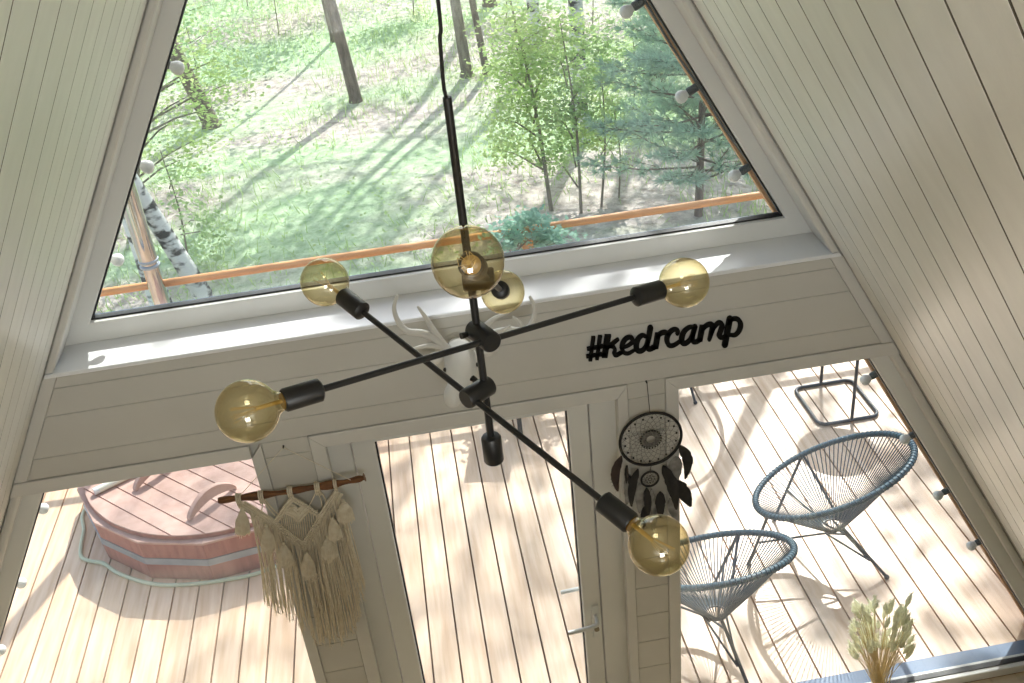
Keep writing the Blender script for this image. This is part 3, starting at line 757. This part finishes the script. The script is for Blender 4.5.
# ------------------------------------------------------------------ dreamcatcher
dc = W(650.7,439.3,-.028); RR = .1175
t = thing('dreamcatcher', 'black ring dreamcatcher with feathers hanging on the narrow pier beside the door', 'dreamcatcher', tuple(dc))
pt = lambda r, a, y=0: V((dc.x+r*math.cos(a), dc.y+y, dc.z+r*1.02*math.sin(a)))
MB().tube([pt(RR, 2*PI*i/48) for i in range(48)], .0058, 10, closed=True).build('ring', M_['blackcord'], t)
mb = MB(); lev = [.1145,.100,.085,.070,.057,.046,.038]; n = 22
for L in range(len(lev)-1):
    for i in range(n):
        a0 = 2*PI*(i+.5*L)/n
        for sgn in (-.5, .5): mb.tube([pt(lev[L], a0), pt(lev[L+1], a0+sgn*2*PI/n)], .00055, 4, caps=False)
for L in (.078,.06):
    mb.tube([pt(L, 2*PI*i/44) for i in range(44)], .0004, 4, closed=True)
mb.build('thread_web', M_['thread'], t)
for i in range(18): MB().ball(pt(.099, 2*PI*(i+.3)/18, -.002), .0040, 8, 6).build('bead', M_['blackcord'], t)
for i in range(22): MB().ball(pt(.0395, 2*PI*i/22, -.002), .0034, 8, 6).build('bead', M_['blackcord'], t)
mb = MB(); vs = []; fs = []; n = 36
for r in (.016,.0375):
    for i in range(n): vs.append(pt(r, 2*PI*i/n))
for i in range(n): j = (i+1) % n; fs.append((i, j, n+j, n+i))
mb.add(vs, fs); mb.build('crochet_disc', M_['crochet'], t)
sc = W(650,479,-.028); sr = .0335
MB().tube([V((sc.x+sr*math.cos(2*PI*i/32), sc.y, sc.z+sr*1.05*math.sin(2*PI*i/32))) for i in range(32)], .0042, 8, closed=True).build('small_ring', M_['blackcord'], t)
mb = MB()
for i in range(8):
    a = 2*PI*i/8; mb.tube([V((sc.x+sr*math.cos(a),sc.y,sc.z+sr*math.sin(a))), V((sc.x-sr*math.cos(a+.9),sc.y,sc.z-sr*math.sin(a+.9)))], .0007, 4, caps=False)
    mb.ball((sc.x+.017*math.cos(a), sc.y-.002, sc.z+.017*math.sin(a)), .0035, 8, 6)
    mb.ball((sc.x+.007*math.cos(a+.4), sc.y-.002, sc.z+.007*math.sin(a+.4)), .0028, 8, 6)
mb.build('small_web', M_['crochet'], t)
nl = W(647,383,-.012)
MB().tube([V((nl.x,nl.y,nl.z)), pt(RR, PI*.5)], .0014, 6).build('hanging_cord', M_['thread'], t)
MB().lathe([(0,.004),(.012,.003)], (nl.x,0,nl.z), (0,-1,0), 8).build('nail', M_['dark'], t)
MB().tube([pt(RR, -PI*.5), V((sc.x,sc.y,sc.z+sr))], .0014, 6).build('link_cord', M_['thread'], t)
F_ = lambda x, y, Y: W(600+x/5.69, 400+y/5.69, Y)
def feather(a, b, w, m, bend=0.0, yy=-.03):
    p0, p1 = F_(*a, yy), F_(*b, yy-.004); d = p1-p0; L = d.length; d.normalize(); n = V((-d.z, 0, d.x)); ww = w/5.69*.0035/2
    N = 14; vs = []; fs = []
    for i in range(N+1):
        s = i/N; c = p0 + d*(L*s) + n*(bend*L*math.sin(PI*s)) ; k = ww*(max(0.03, (math.sin(PI*min(1, s**.75*.93+.04)))**.7)) * (1+.10*rnd.uniform(-1,1))
        vs += [c-n*k+V((0,-.004,0)), c+V((0,-.0075,0)), c+n*k+V((0,-.003,0))]
    for i in range(N):
        for q in (0, 1): fs.append((i*3+q, i*3+q+1, i*3+q+4, i*3+q+3))
    mb = MB().add(vs, fs)
    for q in range(70):                    # loose barbs along the vane
        sg = 1 if q % 2 else -1; s = rnd.uniform(.02,.97); c = p0 + d*(L*s) + n*(bend*L*math.sin(PI*s)); k = ww*max(.15, math.sin(PI*min(1, s**.75*.93+.04))**.7)*rnd.uniform(1.0,1.35)
        e = c + n*sg*k + d*rnd.uniform(.006,.016) + V((0,-.004,0)); c = c+V((0,-.006,0)); mb.add([c-d*.0016, c+d*.0016, e], [(0,1,2)])
    mb.tube([p0+V((0,-.006,.0)), p0+d*L*.9+V((0,-.006,0))], .0011, 5)
    mb.ball(p0+V((0,-.006,0)), .0045, 8, 6)
    return mb.build('feather', M_[m], t)
for a, b, w, m, bd, yy in [
    ((118,318),(100,515),62,'featherbrown',-.10,-.03), ((160,420),(150,590),70,'feathergrey',.06,-.016), ((212,392),(178,602),54,'featherblack',-.05,-.034), ((150,372),(150,470),26,'featherblack',0,-.036),
    ((225,470),(225,640),60,'feathergrey',0,-.018), ((262,500),(272,672),48,'featherblack',.02,-.03), ((290,505),(300,650),44,'feathergrey',0,-.022), ((340,520),(345,665),66,'featherblack',0,-.027),
    ((358,372),(435,618),74,'featherblack',.05,-.035), ((395,560),(440,690),62,'feathergrey',0,-.022), ((430,320),(425,470),92,'feathergrey',0,-.016), ((455,255),(485,445),66,'featherblack',.12,-.03),
    ((425,455),(515,602),86,'featherblack',.03,-.032), ((165,430),(190,520),36,'featherblack',0,-.026), ((310,600),(300,740),52,'feathergrey',0,-.018), ((255,600),(245,730),50,'featherblack',0,-.02)]:
    feather(a, b, w, m, bd, yy)

# ------------------------------------------------------------------ macrame
t = thing('macrame_wall_hanging', 'cream macrame wall hanging with tassels and long fringe on a driftwood stick', 'macrame', tuple(W(290,490,-.03)))
C_ = lambda x, y, Y=-.03: W(210+x/3.594, 460+y/3.594, Y)
pr = [C_(30,146), C_(120,134), C_(240,120), C_(350,102), C_(450,86), C_(535,68), C_(556,62)]
P = spline(pr, 6); n = len(P)
MB().tube(P, [(.0105+.0045*math.sin(i*.21)**2+.003*math.sin(i*.9)) for i in range(n)], 10).build('driftwood_stick', M_['driftwood'], t)
sec = lambda c, r=.0125: [V((c.x, c.y+r*1.15*math.cos(a), c.z+r*1.15*math.sin(a))) for a in [2*PI*j/12 for j in range(12)]]
for x, y, w in ((104,138,3), (184,128,3), (288,112,3), (386,98,3), (450,86,2)):
    mb = MB()
    for k in range(w):
        c = C_(x+(k-(w-1)/2)*7, y); mb.tube([c+V((0,.0165*math.cos(a),.0175*math.sin(a))) for a in [2*PI*j/12 for j in range(12)]], .0033, 6, closed=True)
        mb.tube([c+V((0,-.014,-.012)), c+V((0,-.008,-.03))], .0033, 6)
    mb.build('cord_loop', M_['cotton'], t)
nail = W(283.3,447.6,-.01)
MB().tube([C_(104,132,-.04), nail, C_(505,72,-.04)], .0012, 5).build('hanging_string', M_['cotton'], t)
MB().lathe([(0,.004),(.012,.003)], (nail.x,0,nail.z), (0,-1,0), 8).build('nail', M_['dark'], t)
def braid(pts, rows=2, r=.0052, yy=-.040):
    mb = MB(); P = spline([C_(x, y, yy) for x, y in pts], 8)
    for k in range(rows):
        for i in range(len(P)-1):
            tg = (P[i+1]-P[i]).normalized(); nn = V((-tg.z,0,tg.x)); c = P[i].lerp(P[i+1],.5)+nn*((k-(rows-1)/2)*r*2.0)
            Lh = (P[i+1]-P[i]).length*.62
            mb.ball(c, r, 7, 5, 1.15, .9, 1.15)
    return mb.build('woven_band', M_['cotton'], t)
braid([(115,160),(150,180),(195,208),(235,236),(290,280),(340,312)], 4, .0048)
braid([(462,118),(440,150),(415,190),(400,212),(370,265),(340,312)], 4, .0048)
braid([(295,140),(265,180),(232,228)], 2); braid([(295,140),(345,168),(402,208)], 2)
braid([(268,185),(300,198),(318,216),(335,196),(355,178)], 2, yy=-.036); braid([(280,172),(302,182),(318,198),(332,180),(342,170)], 2, yy=-.036); braid([(285,158),(304,166),(316,178),(330,168)], 1, yy=-.036)
for pts in ([(184,130),(205,165),(238,205)], [(184,132),(188,160),(184,190)], [(386,104),(372,135),(355,168)], [(386,104),(410,130),(420,165)], [(195,140),(225,175),(245,195)], [(386,108),(400,150),(405,190)]):
    MB().tube(spline([C_(x,y,-.03) for x, y in pts], 5), .0022, 6).build('knotted_cord', M_['cotton'], t)
braid([(345,425),(368,440),(392,422)], 1, .003, -.055); braid([(345,408),(368,424),(392,406)], 1, .003, -.055)
# fringe: bundles of cords hanging from the bands down to the rounded hem
topc = [(140,178),(165,192),(195,210),(235,238),(290,282),(340,314),(370,266),(400,214),(420,186),(445,145),(462,122),(485,165)]
hem = [(195,505),(225,515),(252,540),(285,560),(345,622),(405,652),(440,652),(475,640),(505,610),(530,560),(548,480),(540,440)]
def lerp2(tab, s):
    q = s*(len(tab)-1); i = min(int(q), len(tab)-2); f = q-i
    return tab[i][0]+(tab[i+1][0]-tab[i][0])*f, tab[i][1]+(tab[i+1][1]-tab[i][1])*f
mb = MB()
for layer, cnt in ((0, 62), (1, 62), (2, 30)):
    for i in range(cnt):
        s = (i+rnd.random()*.8)/cnt
        if layer == 2: s = .25+.65*s
        if s < .13 and rnd.random() < .45: continue
        ax, ay = lerp2(topc, s); bx, by = lerp2(hem, s); by += rnd.uniform(-38, 14); bx += rnd.uniform(-12, 12)
        if layer == 2: by -= rnd.uniform(40, 150); bx -= 10
        yy = -.030-.009*layer-rnd.random()*.006
        mid = ((ax+bx)/2+rnd.uniform(-7,7)-6*(s-.4), (ay+by)/2)
        P = spline([C_(ax,ay,yy), C_(*mid,yy-.006), C_(bx,by,yy)], 6)
        rr = rnd.uniform(.0018,.0028)
        mb.tube(P, rr, 5)
        # frayed end
        for q in range(3):
            e = P[-1]; mb.tube([e, e+V((rnd.uniform(-.01,.01), rnd.uniform(-.004,.004), -rnd.uniform(.008,.03)))], .0008, 3, caps=False)
# strands inside the upper diamond
for i in range(18):
    x0 = 250+i*8; y0 = 225-abs(i-8.5)*3; x1, y1 = x0+12, 240+ (70 - abs(x0-330)*.75)
    if y1 > y0+10: mb.tube([C_(x0,y0-20,-.028), C_(x1,y1,-.030)], .0026, 5)
fr = mb.build('fringe', M_['cotton'], t); fr['kind'] = 'stuff'
for (x, y), h, w in [((115,172),88,52),((200,232),86,48),((262,296),80,58),((345,330),84,52),((420,272),76,60),((440,205),76,48),((478,142),72,60)]:
    a = C_(x, y, -.066); ex = x+12 if x > 150 else x+2
    b = C_(ex, y+h, -.078); d = (b-a).normalized(); L = (b-a).length; ww = w/3.594*.0036/2
    mb = MB(); mb.lathe([(0,.003),(.006,.0075),(.012,.0065),(L*.28,ww*.55),(L*.6,ww*.88),(L*.9,ww),(L,ww*.8)], a, d, 14)
    x_ = d.orthogonal().normalized(); y_ = d.cross(x_)
    for q in range(26):
        an = 2*PI*q/26; u = x_*math.cos(an)+y_*math.sin(an)
        mb.tube([a+d*.012+u*.0065, a+d*(L*.55)+u*ww*.88, a+d*(L*rnd.uniform(.96,1.08))+u*ww*1.0], .0016, 4, caps=False)
    mb.build('tassel', M_['cotton'], t)

# ------------------------------------------------------------------ dried grass bouquet in a floor vase
vb = V((0,0,0)); vx, vy = W(879,690,-.22).x, -.22
t = thing('floor_vase', 'tall pale vase on the floor by the lounge chair window', 'vase', (vx, vy, 0))
MB().lathe([(0,.07),(.01,.08),(.18,.095),(.30,.07),(.385,.042),(.40,.046),(.40,.040),(.385,.036),(.30,.062),(.02,.07)], (vx,vy,0), (0,0,1), 28).build('vase_body', M_['vase'], t)
t = thing('dried_grass_bouquet', 'bunch of pale dried bunny tail grass standing in the vase at the window', 'dried flowers', (vx, vy, .35))
neck = V((vx, vy, .40)); cen = W(879,640,-.22)
for i in range(96):
    tx, ty = rnd.uniform(-1.05, 1.05), 0
    px = 880+tx*27; u = rnd.random(); py = 602+u*48 + abs(px-880)*.35
    if i in (0, 1, 2): px, py = [(906,606),(899,616),(907,637)][i]
    tip = W(px, py, -.22+rnd.uniform(-.08,.08))
    base = neck + V((rnd.uniform(-.022,.022), rnd.uniform(-.022,.022), 0)); foot = V((vx+rnd.uniform(-.03,.03), vy+rnd.uniform(-.03,.03), .06))
    mid = base.lerp(tip, .5) + V((0,0,.03))
    P = spline([foot, base, mid, tip], 5); d = (P[-1]-P[-2]).normalized()
    d = (d + V((rnd.uniform(-.25,.25), rnd.uniform(-.25,.25), rnd.uniform(-.1,.2)))).normalized()
    sm = MB().tube(P, .0013, 5).build('stem', M_['straw'], t)
    L = rnd.uniform(.055, .085); prof = [(L*k/9, .0095*math.sin(PI*(k/9)**.8*.97+.03)*rnd.uniform(.85,1.1)+.001) for k in range(10)]
    mb = MB().lathe(prof, tip-d*.01, d, 9)
    x_ = d.orthogonal().normalized(); y_ = d.cross(x_)
    for q in range(34):
        an = rnd.uniform(0,2*PI); s = rnd.random(); u_ = x_*math.cos(an)+y_*math.sin(an); c = tip-d*.01+d*L*s
        mb.tube([c, c+u_*(.013*math.sin(PI*s)+.004)+d*.014], .0007, 3, caps=False)
    mb.build('flower_head', M_['plume'], t)

# ------------------------------------------------------------------ string lights
def string_light(label, bulbs, s):
    Y = .275; pts = [W(x, y, Y) for x, y in bulbs]
    t = thing('string_light', label, 'string lights', (pts[0].x, Y, pts[0].z), group='garlands of white bulbs outside the sloping glass')
    inw = V((-s, 0, 0))
    cab = [p - inw*.062 + V((0,0,.03)) + V((0,0,.0)) for p in pts]; cab = [cab[0]+(cab[0]-cab[1])] + cab + [cab[-1]+(cab[-1]-cab[-2])]
    full = []
    for a, b in zip(cab, cab[1:]): full += [a, a.lerp(b,.5)+V((0,0,-.012))]
    full.append(cab[-1])
    MB().tube(spline(full, 4), .0045, 6).build('cable', M_['cable'], t)
    for p in pts:
        d = (inw + V((0, 0, -.5 if s > 0 else -.55))).normalized(); o = p - d*.066
        k = MB().lathe([(0,.006),(.004,.0145),(.036,.0155),(.041,.013)], o, d, 14).build('socket', M_['socketgreen'], t)
        b = MB().lathe([(.039,.011),(.046,.0135),(.054,.0195),(.065,.0225),(.076,.020),(.084,.012),(.086,.001)], o, d, 16).build('bulb', M_['frost'], t)
string_light('string of white bulbs outside the pine edge of the windows', [(626,12),(681,97),(734,176),(806,276),(865,380),(904.5,439.4),(937.6,495.6),(971,546)], 1)
string_light('string of white bulbs outside the chimney pipe edge of the windows', [(178,68),(148,167),(118,260),(80,372),(43.4,508.7),(21.4,583),(1,650)], -1)

# ------------------------------------------------------------------ forest
def leaf_cloud(mb, blobs, n, size, flat=.4):
    tot = sum(b[1]*b[2]*b[3] for b in blobs); 
    for c, rx_, ry_, rz_ in blobs:
        k = max(1, int(n*(rx_*ry_*rz_)/tot))
        for _ in range(k):
            while True:
                u = V((rnd.gauss(0,.55), rnd.gauss(0,.55), rnd.gauss(0,.55)))
                if u.length <= 1.7: break
            p = V(c) + V((u.x*rx_, u.y*ry_, u.z*rz_)); s = size*rnd.uniform(.6,1.3)
            a = V((rnd.gauss(0,1), rnd.gauss(0,1), rnd.gauss(0,flat))).normalized(); b = a.cross(V((rnd.gauss(0,.5), rnd.gauss(0,.5), 1))).normalized()
            mb.add([p-a*s*.5, p-a*s*.05+b*s*.33, p+a*s*.5, p-a*s*.05-b*s*.33], [(0,1,2,3)])
def trunk(mb, pts, r0, r1, seg=9):
    P = spline(pts, 5); n = len(P); mb.tube(P, [r0+(r1-r0)*i/(n-1) for i in range(n)], seg)
def tree(name, label, cat, base, lean, h, r, bark, leaf, nleaf, crown0, cr, size=.09, group=None, low=None, limbs=6):
    bx, by = base; z0 = gz(bx, by)-.05
    t = thing(name, label, cat, (bx, by, z0), group=group)
    top = V((bx+lean[0], by+lean[1], z0+h)); b0 = V((bx,by,z0))
    mid = b0.lerp(top,.5)+V((rnd.uniform(-.06,.06)*h*.3, rnd.uniform(-.05,.05), 0))
    mb = MB(); mb.tube([b0, b0+V((0,0,.12))], [r*1.35, r*1.02], 9); trunk(mb, [b0+V((0,0,.1)), b0.lerp(mid,.5), mid, top], r, r*.25); mb.build('trunk', M_[bark], t)
    mb = MB(); blobs = []
    for k in range(limbs):
        s = crown0+(1-crown0)*(k+.5)/limbs; p = b0.lerp(mid, s*2) if s < .5 else mid.lerp(top, s*2-1)
        a = rnd.uniform(0,2*PI); L = cr*rnd.uniform(.5,1)*(1.15-s*.6); e = p+V((math.cos(a)*L, math.sin(a)*L, L*.35))
        mb.tube([p, p.lerp(e,.5)+V((0,0,-.03*L)), e], [r*.3, r*.2, r*.07], 6)
        blobs.append((e, cr*.45*rnd.uniform(.7,1.2), cr*.45*rnd.uniform(.7,1.2), cr*.28*rnd.uniform(.7,1.3)))
        blobs.append((p.lerp(e,.5), cr*.3, cr*.3, cr*.2))
    mb.build('branches', M_[bark], t)
    if low: blobs += low
    mb = MB(); leaf_cloud(mb, blobs, nleaf, size)
    mb.build('foliage', M_[leaf], t, smooth=False)
    return t
# trunks the photo shows
tree('forest_tree', 'slender dark trunk standing alone in the middle of the slope', 'tree', (-.58,12.6), (-.45,0), 9, .10, 'bark', 'leaf', 1300, .45, 2.2, .12)
tree('forest_tree', 'left of a pair of brown trunks behind the chandelier cable', 'tree', (1.20,12.9), (-.35,.2), 9, .095, 'barklight', 'leaf2', 1100, .5, 2.0, .12)
tree('forest_tree', 'thinner leaning trunk right beside the brown trunk behind the chandelier cable', 'tree', (1.50,12.8), (-.75,.1), 8.5, .06, 'bark', 'leaf2', 750, .5, 1.8, .12)
tree('forest_tree', 'dark leaning trunk among leaves near the window corner at the chimney side', 'tree', (-2.78,12.4), (-1.9,.3), 9, .13, 'bark', 'leaf2', 1300, .45, 2.2, .12, low=[(V((-3.4,11.9,1.2)),.9,.7,1.0)])
tree('birch_tree', 'white birch trunk with black patches just behind the steel chimney', 'tree', (-2.62,6.4), (-.30,.4), 8, .115, 'birch', 'leaf', 2000, .5, 1.6, .10)
tree('birch_tree', 'white birch leaning sharply behind the steel chimney', 'tree', (-2.22,6.6), (-2.5,.6), 8, .105, 'birch', 'leaf', 2000, .5, 1.6, .10)
tree('birch_tree', 'pale patchy birch trunk rising behind the leafy saplings', 'tree', (2.35,9.6), (.55,.6), 10, .115, 'birch', 'leaf', 1500, .45, 2.4, .12)
tree('birch_tree', 'pale birch trunk further back behind the saplings', 'tree', (2.45,13.6), (-.2,.4), 10, .11, 'birch', 'leaf3', 2400, .45, 2.2, .12)
tree('forest_tree', 'dark straight trunk at the top edge of the window', 'tree', (2.05,16.5), (0,0), 10, .13, 'bark', 'leaf3', 1200, .45, 2.2, .14)
tree('forest_tree', 'thin crooked dark trunk high on the slope', 'tree', (-.9,15.5), (-.7,.1), 8, .045, 'bark', 'leaf3', 700, .4, 1.6, .12)
# tall shade trees rooted beyond the frame whose crowns dapple the deck
for i, (bx, by, lx, h, cr) in enumerate([(6.1,6.3,-.5,9.5,2.0),(7.3,10.6,-.4,12,2.2),(3.9,11.6,.3,13,2.6),(6.6,12.8,-.6,14,2.6),(-5.2,9.5,.8,10,2.2),(-6.5,13,.5,12,2.4),(8.8,7.6,-.4,11,2.2),(4.35,5.5,-2.3,9.8,1.25)]):
    tree('shade_tree', 'tall leafy tree of the forest edge with a bare lower trunk', 'tree', (bx,by), (lx,.3), h, .13, 'barklight', 'leaf', 520, .76 if lx < -2 else .45, cr, .20, group='tall trees of the forest edge', limbs=9)
# saplings in the middle
def sapling(label, base, tip, r, blobs, n, leaf, size=.06, name='sapling', bark='barklight', group=None):
    bx, by = base; z0 = gz(bx, by)-.03; t = thing(name, label, 'sapling', (bx,by,z0), group=group)
    b0 = V((bx,by,z0)); tp = V(tip); mb = MB(); trunk(mb, [b0, b0.lerp(tp,.5)+V((.05,0,0)), tp], r, r*.3, 6); mb.build('stem', M_[bark], t)
    mb = MB()
    for c, a, b, d in blobs:
        q = b0.lerp(tp, min(1, max(.1, (V(c).z-z0)/max(.1, tp.z-z0)-.1))); mb.tube([q, q.lerp(V(c),.6)+V((0,0,.04)), V(c)], [r*.5, r*.35, r*.12], 5)
    mb.build('branches', M_[bark], t)
    mb = MB(); leaf_cloud(mb, blobs, n, size); mb.build('foliage', M_[leaf], t, smooth=False)
    return t
def near_blobs(px_list, Y, r):
    return [(W(x, y, Y+rnd.uniform(-.3,.3)), r*rnd.uniform(.7,1.2), r*.8, r*rnd.uniform(.5,.9)) for x, y in px_list]
sapling('leafy young tree with thin stems left of the pale birch trunk', (1.55,7.4), W(505,-20,7.8), .028, near_blobs([(515,45),(500,70),(530,60),(548,40),(520,95),(505,120),(538,105),(515,20),(545,75),(560,25),(500,150),(528,140)], 7.6, .34), 4600, 'leaf2')
sapling('young tree with bright leaves in front of the pale birch trunk', (1.85,7.2), W(560,20,7.3), .02, near_blobs([(560,60),(575,90),(585,110),(560,120),(592,75),(570,140),(590,45),(555,160)], 7.3, .27), 2600, 'leaf')
sapling('thin sapling standing between the leafy young trees and the pine', (2.10,7.3), W(600,60,7.6), .016, near_blobs([(600,90),(612,110),(590,130),(608,70),(618,130)], 7.5, .24), 1000, 'leaf2')
sapling('spindly bare sapling at the foot of the leafy young trees', (2.35,7.5), W(612,100,7.6), .012, near_blobs([(608,150),(618,165)], 7.5, .15), 90, 'leaf')
sapling('small bright leaved tree reaching in at the chimney side of the window', (-3.4,8.6), W(150,-10,8.8), .03, near_blobs([(180,55),(200,75),(190,95),(215,60),(205,110),(175,120),(190,30),(225,85),(195,140),(180,160)], 8.7, .42), 1500, 'leaf2', .065)
sapling('leafy bush beside the white birches', (-2.55,7.6), W(160,150,7.6), .015, near_blobs([(185,200),(200,220),(175,180),(215,235),(190,255)], 7.4, .26), 600, 'leaf', .06, name='leafy_bush')
def bush(label, base, h, w, n, leaf, size, group=None, name='leafy_bush'):
    bx, by = base; z0 = gz(bx,by); bl = []
    for k in range(6): a = rnd.uniform(0,2*PI); q = rnd.uniform(.1,.7)*w; bl.append((V((bx+math.cos(a)*q, by+math.sin(a)*q, z0+h*rnd.uniform(.35,.85))), w*.5, w*.5, h*.3))
    return sapling(label, base, (bx,by,z0+h*.9), .012, bl, n, leaf, size, name=name, group=group)
lab = 'soft green bush among the trees high on the slope'
for bx, by, h, w, lf in [(-3.2,14.5,1.6,1.3,'leaf3'),(-1.9,16.4,1.8,1.4,'leaf3'),(-2.6,18.5,2.2,1.6,'leaf'),(-.2,18.2,1.5,1.3,'leaf3'),(.6,16.4,1.2,1.0,'leaf2'),(3.6,14.6,2.0,1.5,'leaf3'),(4.3,12.2,1.7,1.3,'leaf'),(3.2,18.2,2.4,1.8,'leaf3'),(5.2,15.6,2.4,1.6,'leaf3'),(-4.6,17.5,2.4,1.8,'leaf3'),(1.6,19.6,2.0,1.6,'leaf3'),(-4.4,12.6,1.7,1.2,'leaf3'),(3.3,10.6,1.4,.9,'leaf'),(-1.2,20.5,2.4,2.0,'leaf3'),(2.8,21,2.6,2.0,'leaf3'),(-3.4,21,2.6,2.0,'leaf'),(.5,21.5,2.4,1.8,'leaf2'),(-5.6,20.5,2.6,1.8,'leaf3'),(5.8,19,2.8,2.0,'leaf'),(4.9,10.6,1.5,1.1,'leaf3'),(2.2,15.4,1.4,1.1,'leaf2'),(-4.0,10.4,1.3,.9,'leaf2')]:
    bush(lab, (bx,by), h, w, 900, lf, .09, group='soft green bushes on the slope')
# pine
def pine(label, base, h, r, R0):
    bx, by = base; z0 = gz(bx,by)-.05; t = thing('young_pine', label, 'pine tree', (bx,by,z0))
    b0 = V((bx,by,z0)); tp = b0+V((.1,.2,h)); mb = MB(); trunk(mb, [b0, b0.lerp(tp,.4)+V((.03,0,0)), tp], r, r*.2); mb.build('trunk', M_['bark'], t)
    mbb = MB(); mbn = MB(); z = .55
    while z < h-.1:
        L = R0*(1-z/h)**.75
        for k in range(8):
            p = b0.lerp(tp, min(.98, (z+rnd.uniform(-.16,.16))/h))
            a = 2*PI*k/8+z*3+rnd.uniform(-.3,.3); Lk = L*rnd.uniform(.75,1.1); d = V((math.cos(a),math.sin(a),.22)); e = p+d*Lk
            mbb.tube([p, p.lerp(e,.5)+V((0,0,-.04)), e], [r*.28, r*.18, r*.06], 5)
            tips = [(p.lerp(e,s)+V((0,0,-.04*math.sin(PI*s))), d) for s in (.35,.5,.65,.8,.92,1.0)]
            for s in (.4,.6,.8):
                q = p.lerp(e,s)
                for sg in (-1,1):
                    dd = (d+V((-d.y,d.x,0))*sg*.9).normalized(); tips += [(q+dd*Lk*.14,dd),(q+dd*Lk*.26,dd)]; mbb.tube([q, q+dd*Lk*.28], [r*.08, r*.04], 4)
            for q, dd in tips:
                for _ in range(30):
                    v = (dd+V((rnd.gauss(0,.75),rnd.gauss(0,.75),rnd.gauss(.1,.7)))).normalized(); w = v.orthogonal().normalized()*.0055; ln = rnd.uniform(.09,.15)
                    mbn.add([q-w, q+w, q+v*ln], [(0,1,2)])
        z += .33
    mbb.build('branches', M_['bark'], t); mbn.build('needles', M_['needle'], t, smooth=False)
pine('blue-green young pine beside the sloping edge of the triangular window', (3.05,6.75), 4.6, .05, 1.25)
pine('second blue-green pine standing further back on the slope', (4.2,9.6), 5.4, .06, 1.3)
# blue-green shrub leaning over the rail
bl = near_blobs([(512,228),(526,220),(540,226),(555,232),(522,240),(540,240),(560,243),(506,240),(530,232),(545,234)], 3.62, .12)
bl = [(c, a, b, d) for c, a, b, d in bl]
sapling('blue-green leafy shrub spreading over the handrail below the saplings', (.72,4.1), (.66,3.62,.95), .014, bl, 1500, 'leafblue', .05, name='leafy_shrub')
# grass and low herbs nobody could count
mb = MB()
for _ in range(22000):
    x = rnd.uniform(-6, 6.5); y = 4.3+16*rnd.random()**1.2
    k = math.sin(x*.8+y*.55)+.7*math.sin(x*1.7-y*.9+1); 
    if k < rnd.uniform(-1.2,.8): continue
    z = gz(x,y); h = rnd.uniform(.06,.20); a = rnd.uniform(0,2*PI); w = V((math.cos(a),math.sin(a),0))*.0065; l = V((rnd.gauss(0,.06),rnd.gauss(0,.06),h))
    b = V((x,y,z-.01)); mb.add([b-w, b+w, b+l*.6+w*.7, b+l, b+l*.6-w*.7], [(0,1,2,3,4)])
for _ in range(15000):
    x = rnd.uniform(-6, 6.5); y = 4.3+16*rnd.random()**1.2; z = gz(x,y)+rnd.uniform(.02,.20); s = rnd.uniform(.025,.065)
    if math.sin(x*1.3+y*.8+2)+.8*math.sin(x*.6-y*1.4) < rnd.uniform(-1.3,.9): continue
    a = V((rnd.gauss(0,1),rnd.gauss(0,1),rnd.gauss(0,.3))).normalized(); b = a.cross(V((rnd.gauss(0,.4),rnd.gauss(0,.4),1))).normalized(); p = V((x,y,z))
    mb.add([p-a*s*.5, p+b*s*.3, p+a*s*.5, p-b*s*.3], [(0,1,2,3)])
o = mb.build('undergrowth', M_['grass'], smooth=False); tag(o, 'short grass and low herbs on the forest floor', 'undergrowth', None, 'stuff')

# ------------------------------------------------------------------ light
w = bpy.data.worlds.new('sky'); scn.world = w; w.use_nodes = True
nt = w.node_tree; sky = nt.nodes.new('ShaderNodeTexSky'); sky.sky_type = 'NISHITA'; sky.sun_disc = False
sky.sun_elevation = math.radians(44); sky.sun_rotation = math.radians(22); sky.air_density = 1.0; sky.dust_density = 1.5; sky.ozone_density = 1.0
hs = nt.nodes.new('ShaderNodeHueSaturation'); hs.inputs['Saturation'].default_value = .75; nt.links.new(sky.outputs[0], hs.inputs['Color'])
wm = nt.nodes.new('ShaderNodeMix'); wm.data_type = 'RGBA'; wm.blend_type = 'MULTIPLY'; wm.inputs['Factor'].default_value = 1; wm.inputs['B'].default_value = (1.03, 1.0, .97, 1)
nt.links.new(hs.outputs[0], wm.inputs['A'])
bg = nt.nodes['Background']; nt.links.new(wm.outputs['Result'], bg.inputs['Color']); bg.inputs['Strength'].default_value = .36
sd = bpy.data.lights.new('sun', 'SUN'); sd.energy = 7.4; sd.angle = math.radians(.7); sd.color = (1, .965, .92)
so = bpy.data.objects.new('sun', sd); col.objects.link(so)
sv = V((.38,.95,1.0)).normalized(); so.rotation_euler = (-sv).to_track_quat('-Z','Y').to_euler(); so.location = sv*20
def area(loc, target, sx, sy, power, c=(1,1,1)):
    l = bpy.data.lights.new('fill_light', 'AREA'); l.shape = 'RECTANGLE'; l.size = sx; l.size_y = sy; l.energy = power; l.color = c
    o = bpy.data.objects.new('fill_light', l); col.objects.link(o); o.location = loc
    o.rotation_euler = (V(target)-V(loc)).to_track_quat('-Z','Y').to_euler(); return o
area((.09,-5.3,3.5), (.09,0,2.2), 1.0, 1.0, 52, (.95,.98,1))  # unseen fill light added behind the camera to brighten the interior

scn.view_settings.view_transform = 'Standard'; scn.view_settings.look = 'None'; scn.view_settings.exposure = 0.0
c = scn.cycles
c.max_bounces = 10; c.diffuse_bounces = 5; c.glossy_bounces = 4; c.transparent_max_bounces = 24; c.transmission_bounces = 6
c.use_denoising = True; c.caustics_reflective = False; c.caustics_refractive = False; c.sample_clamp_indirect = 6
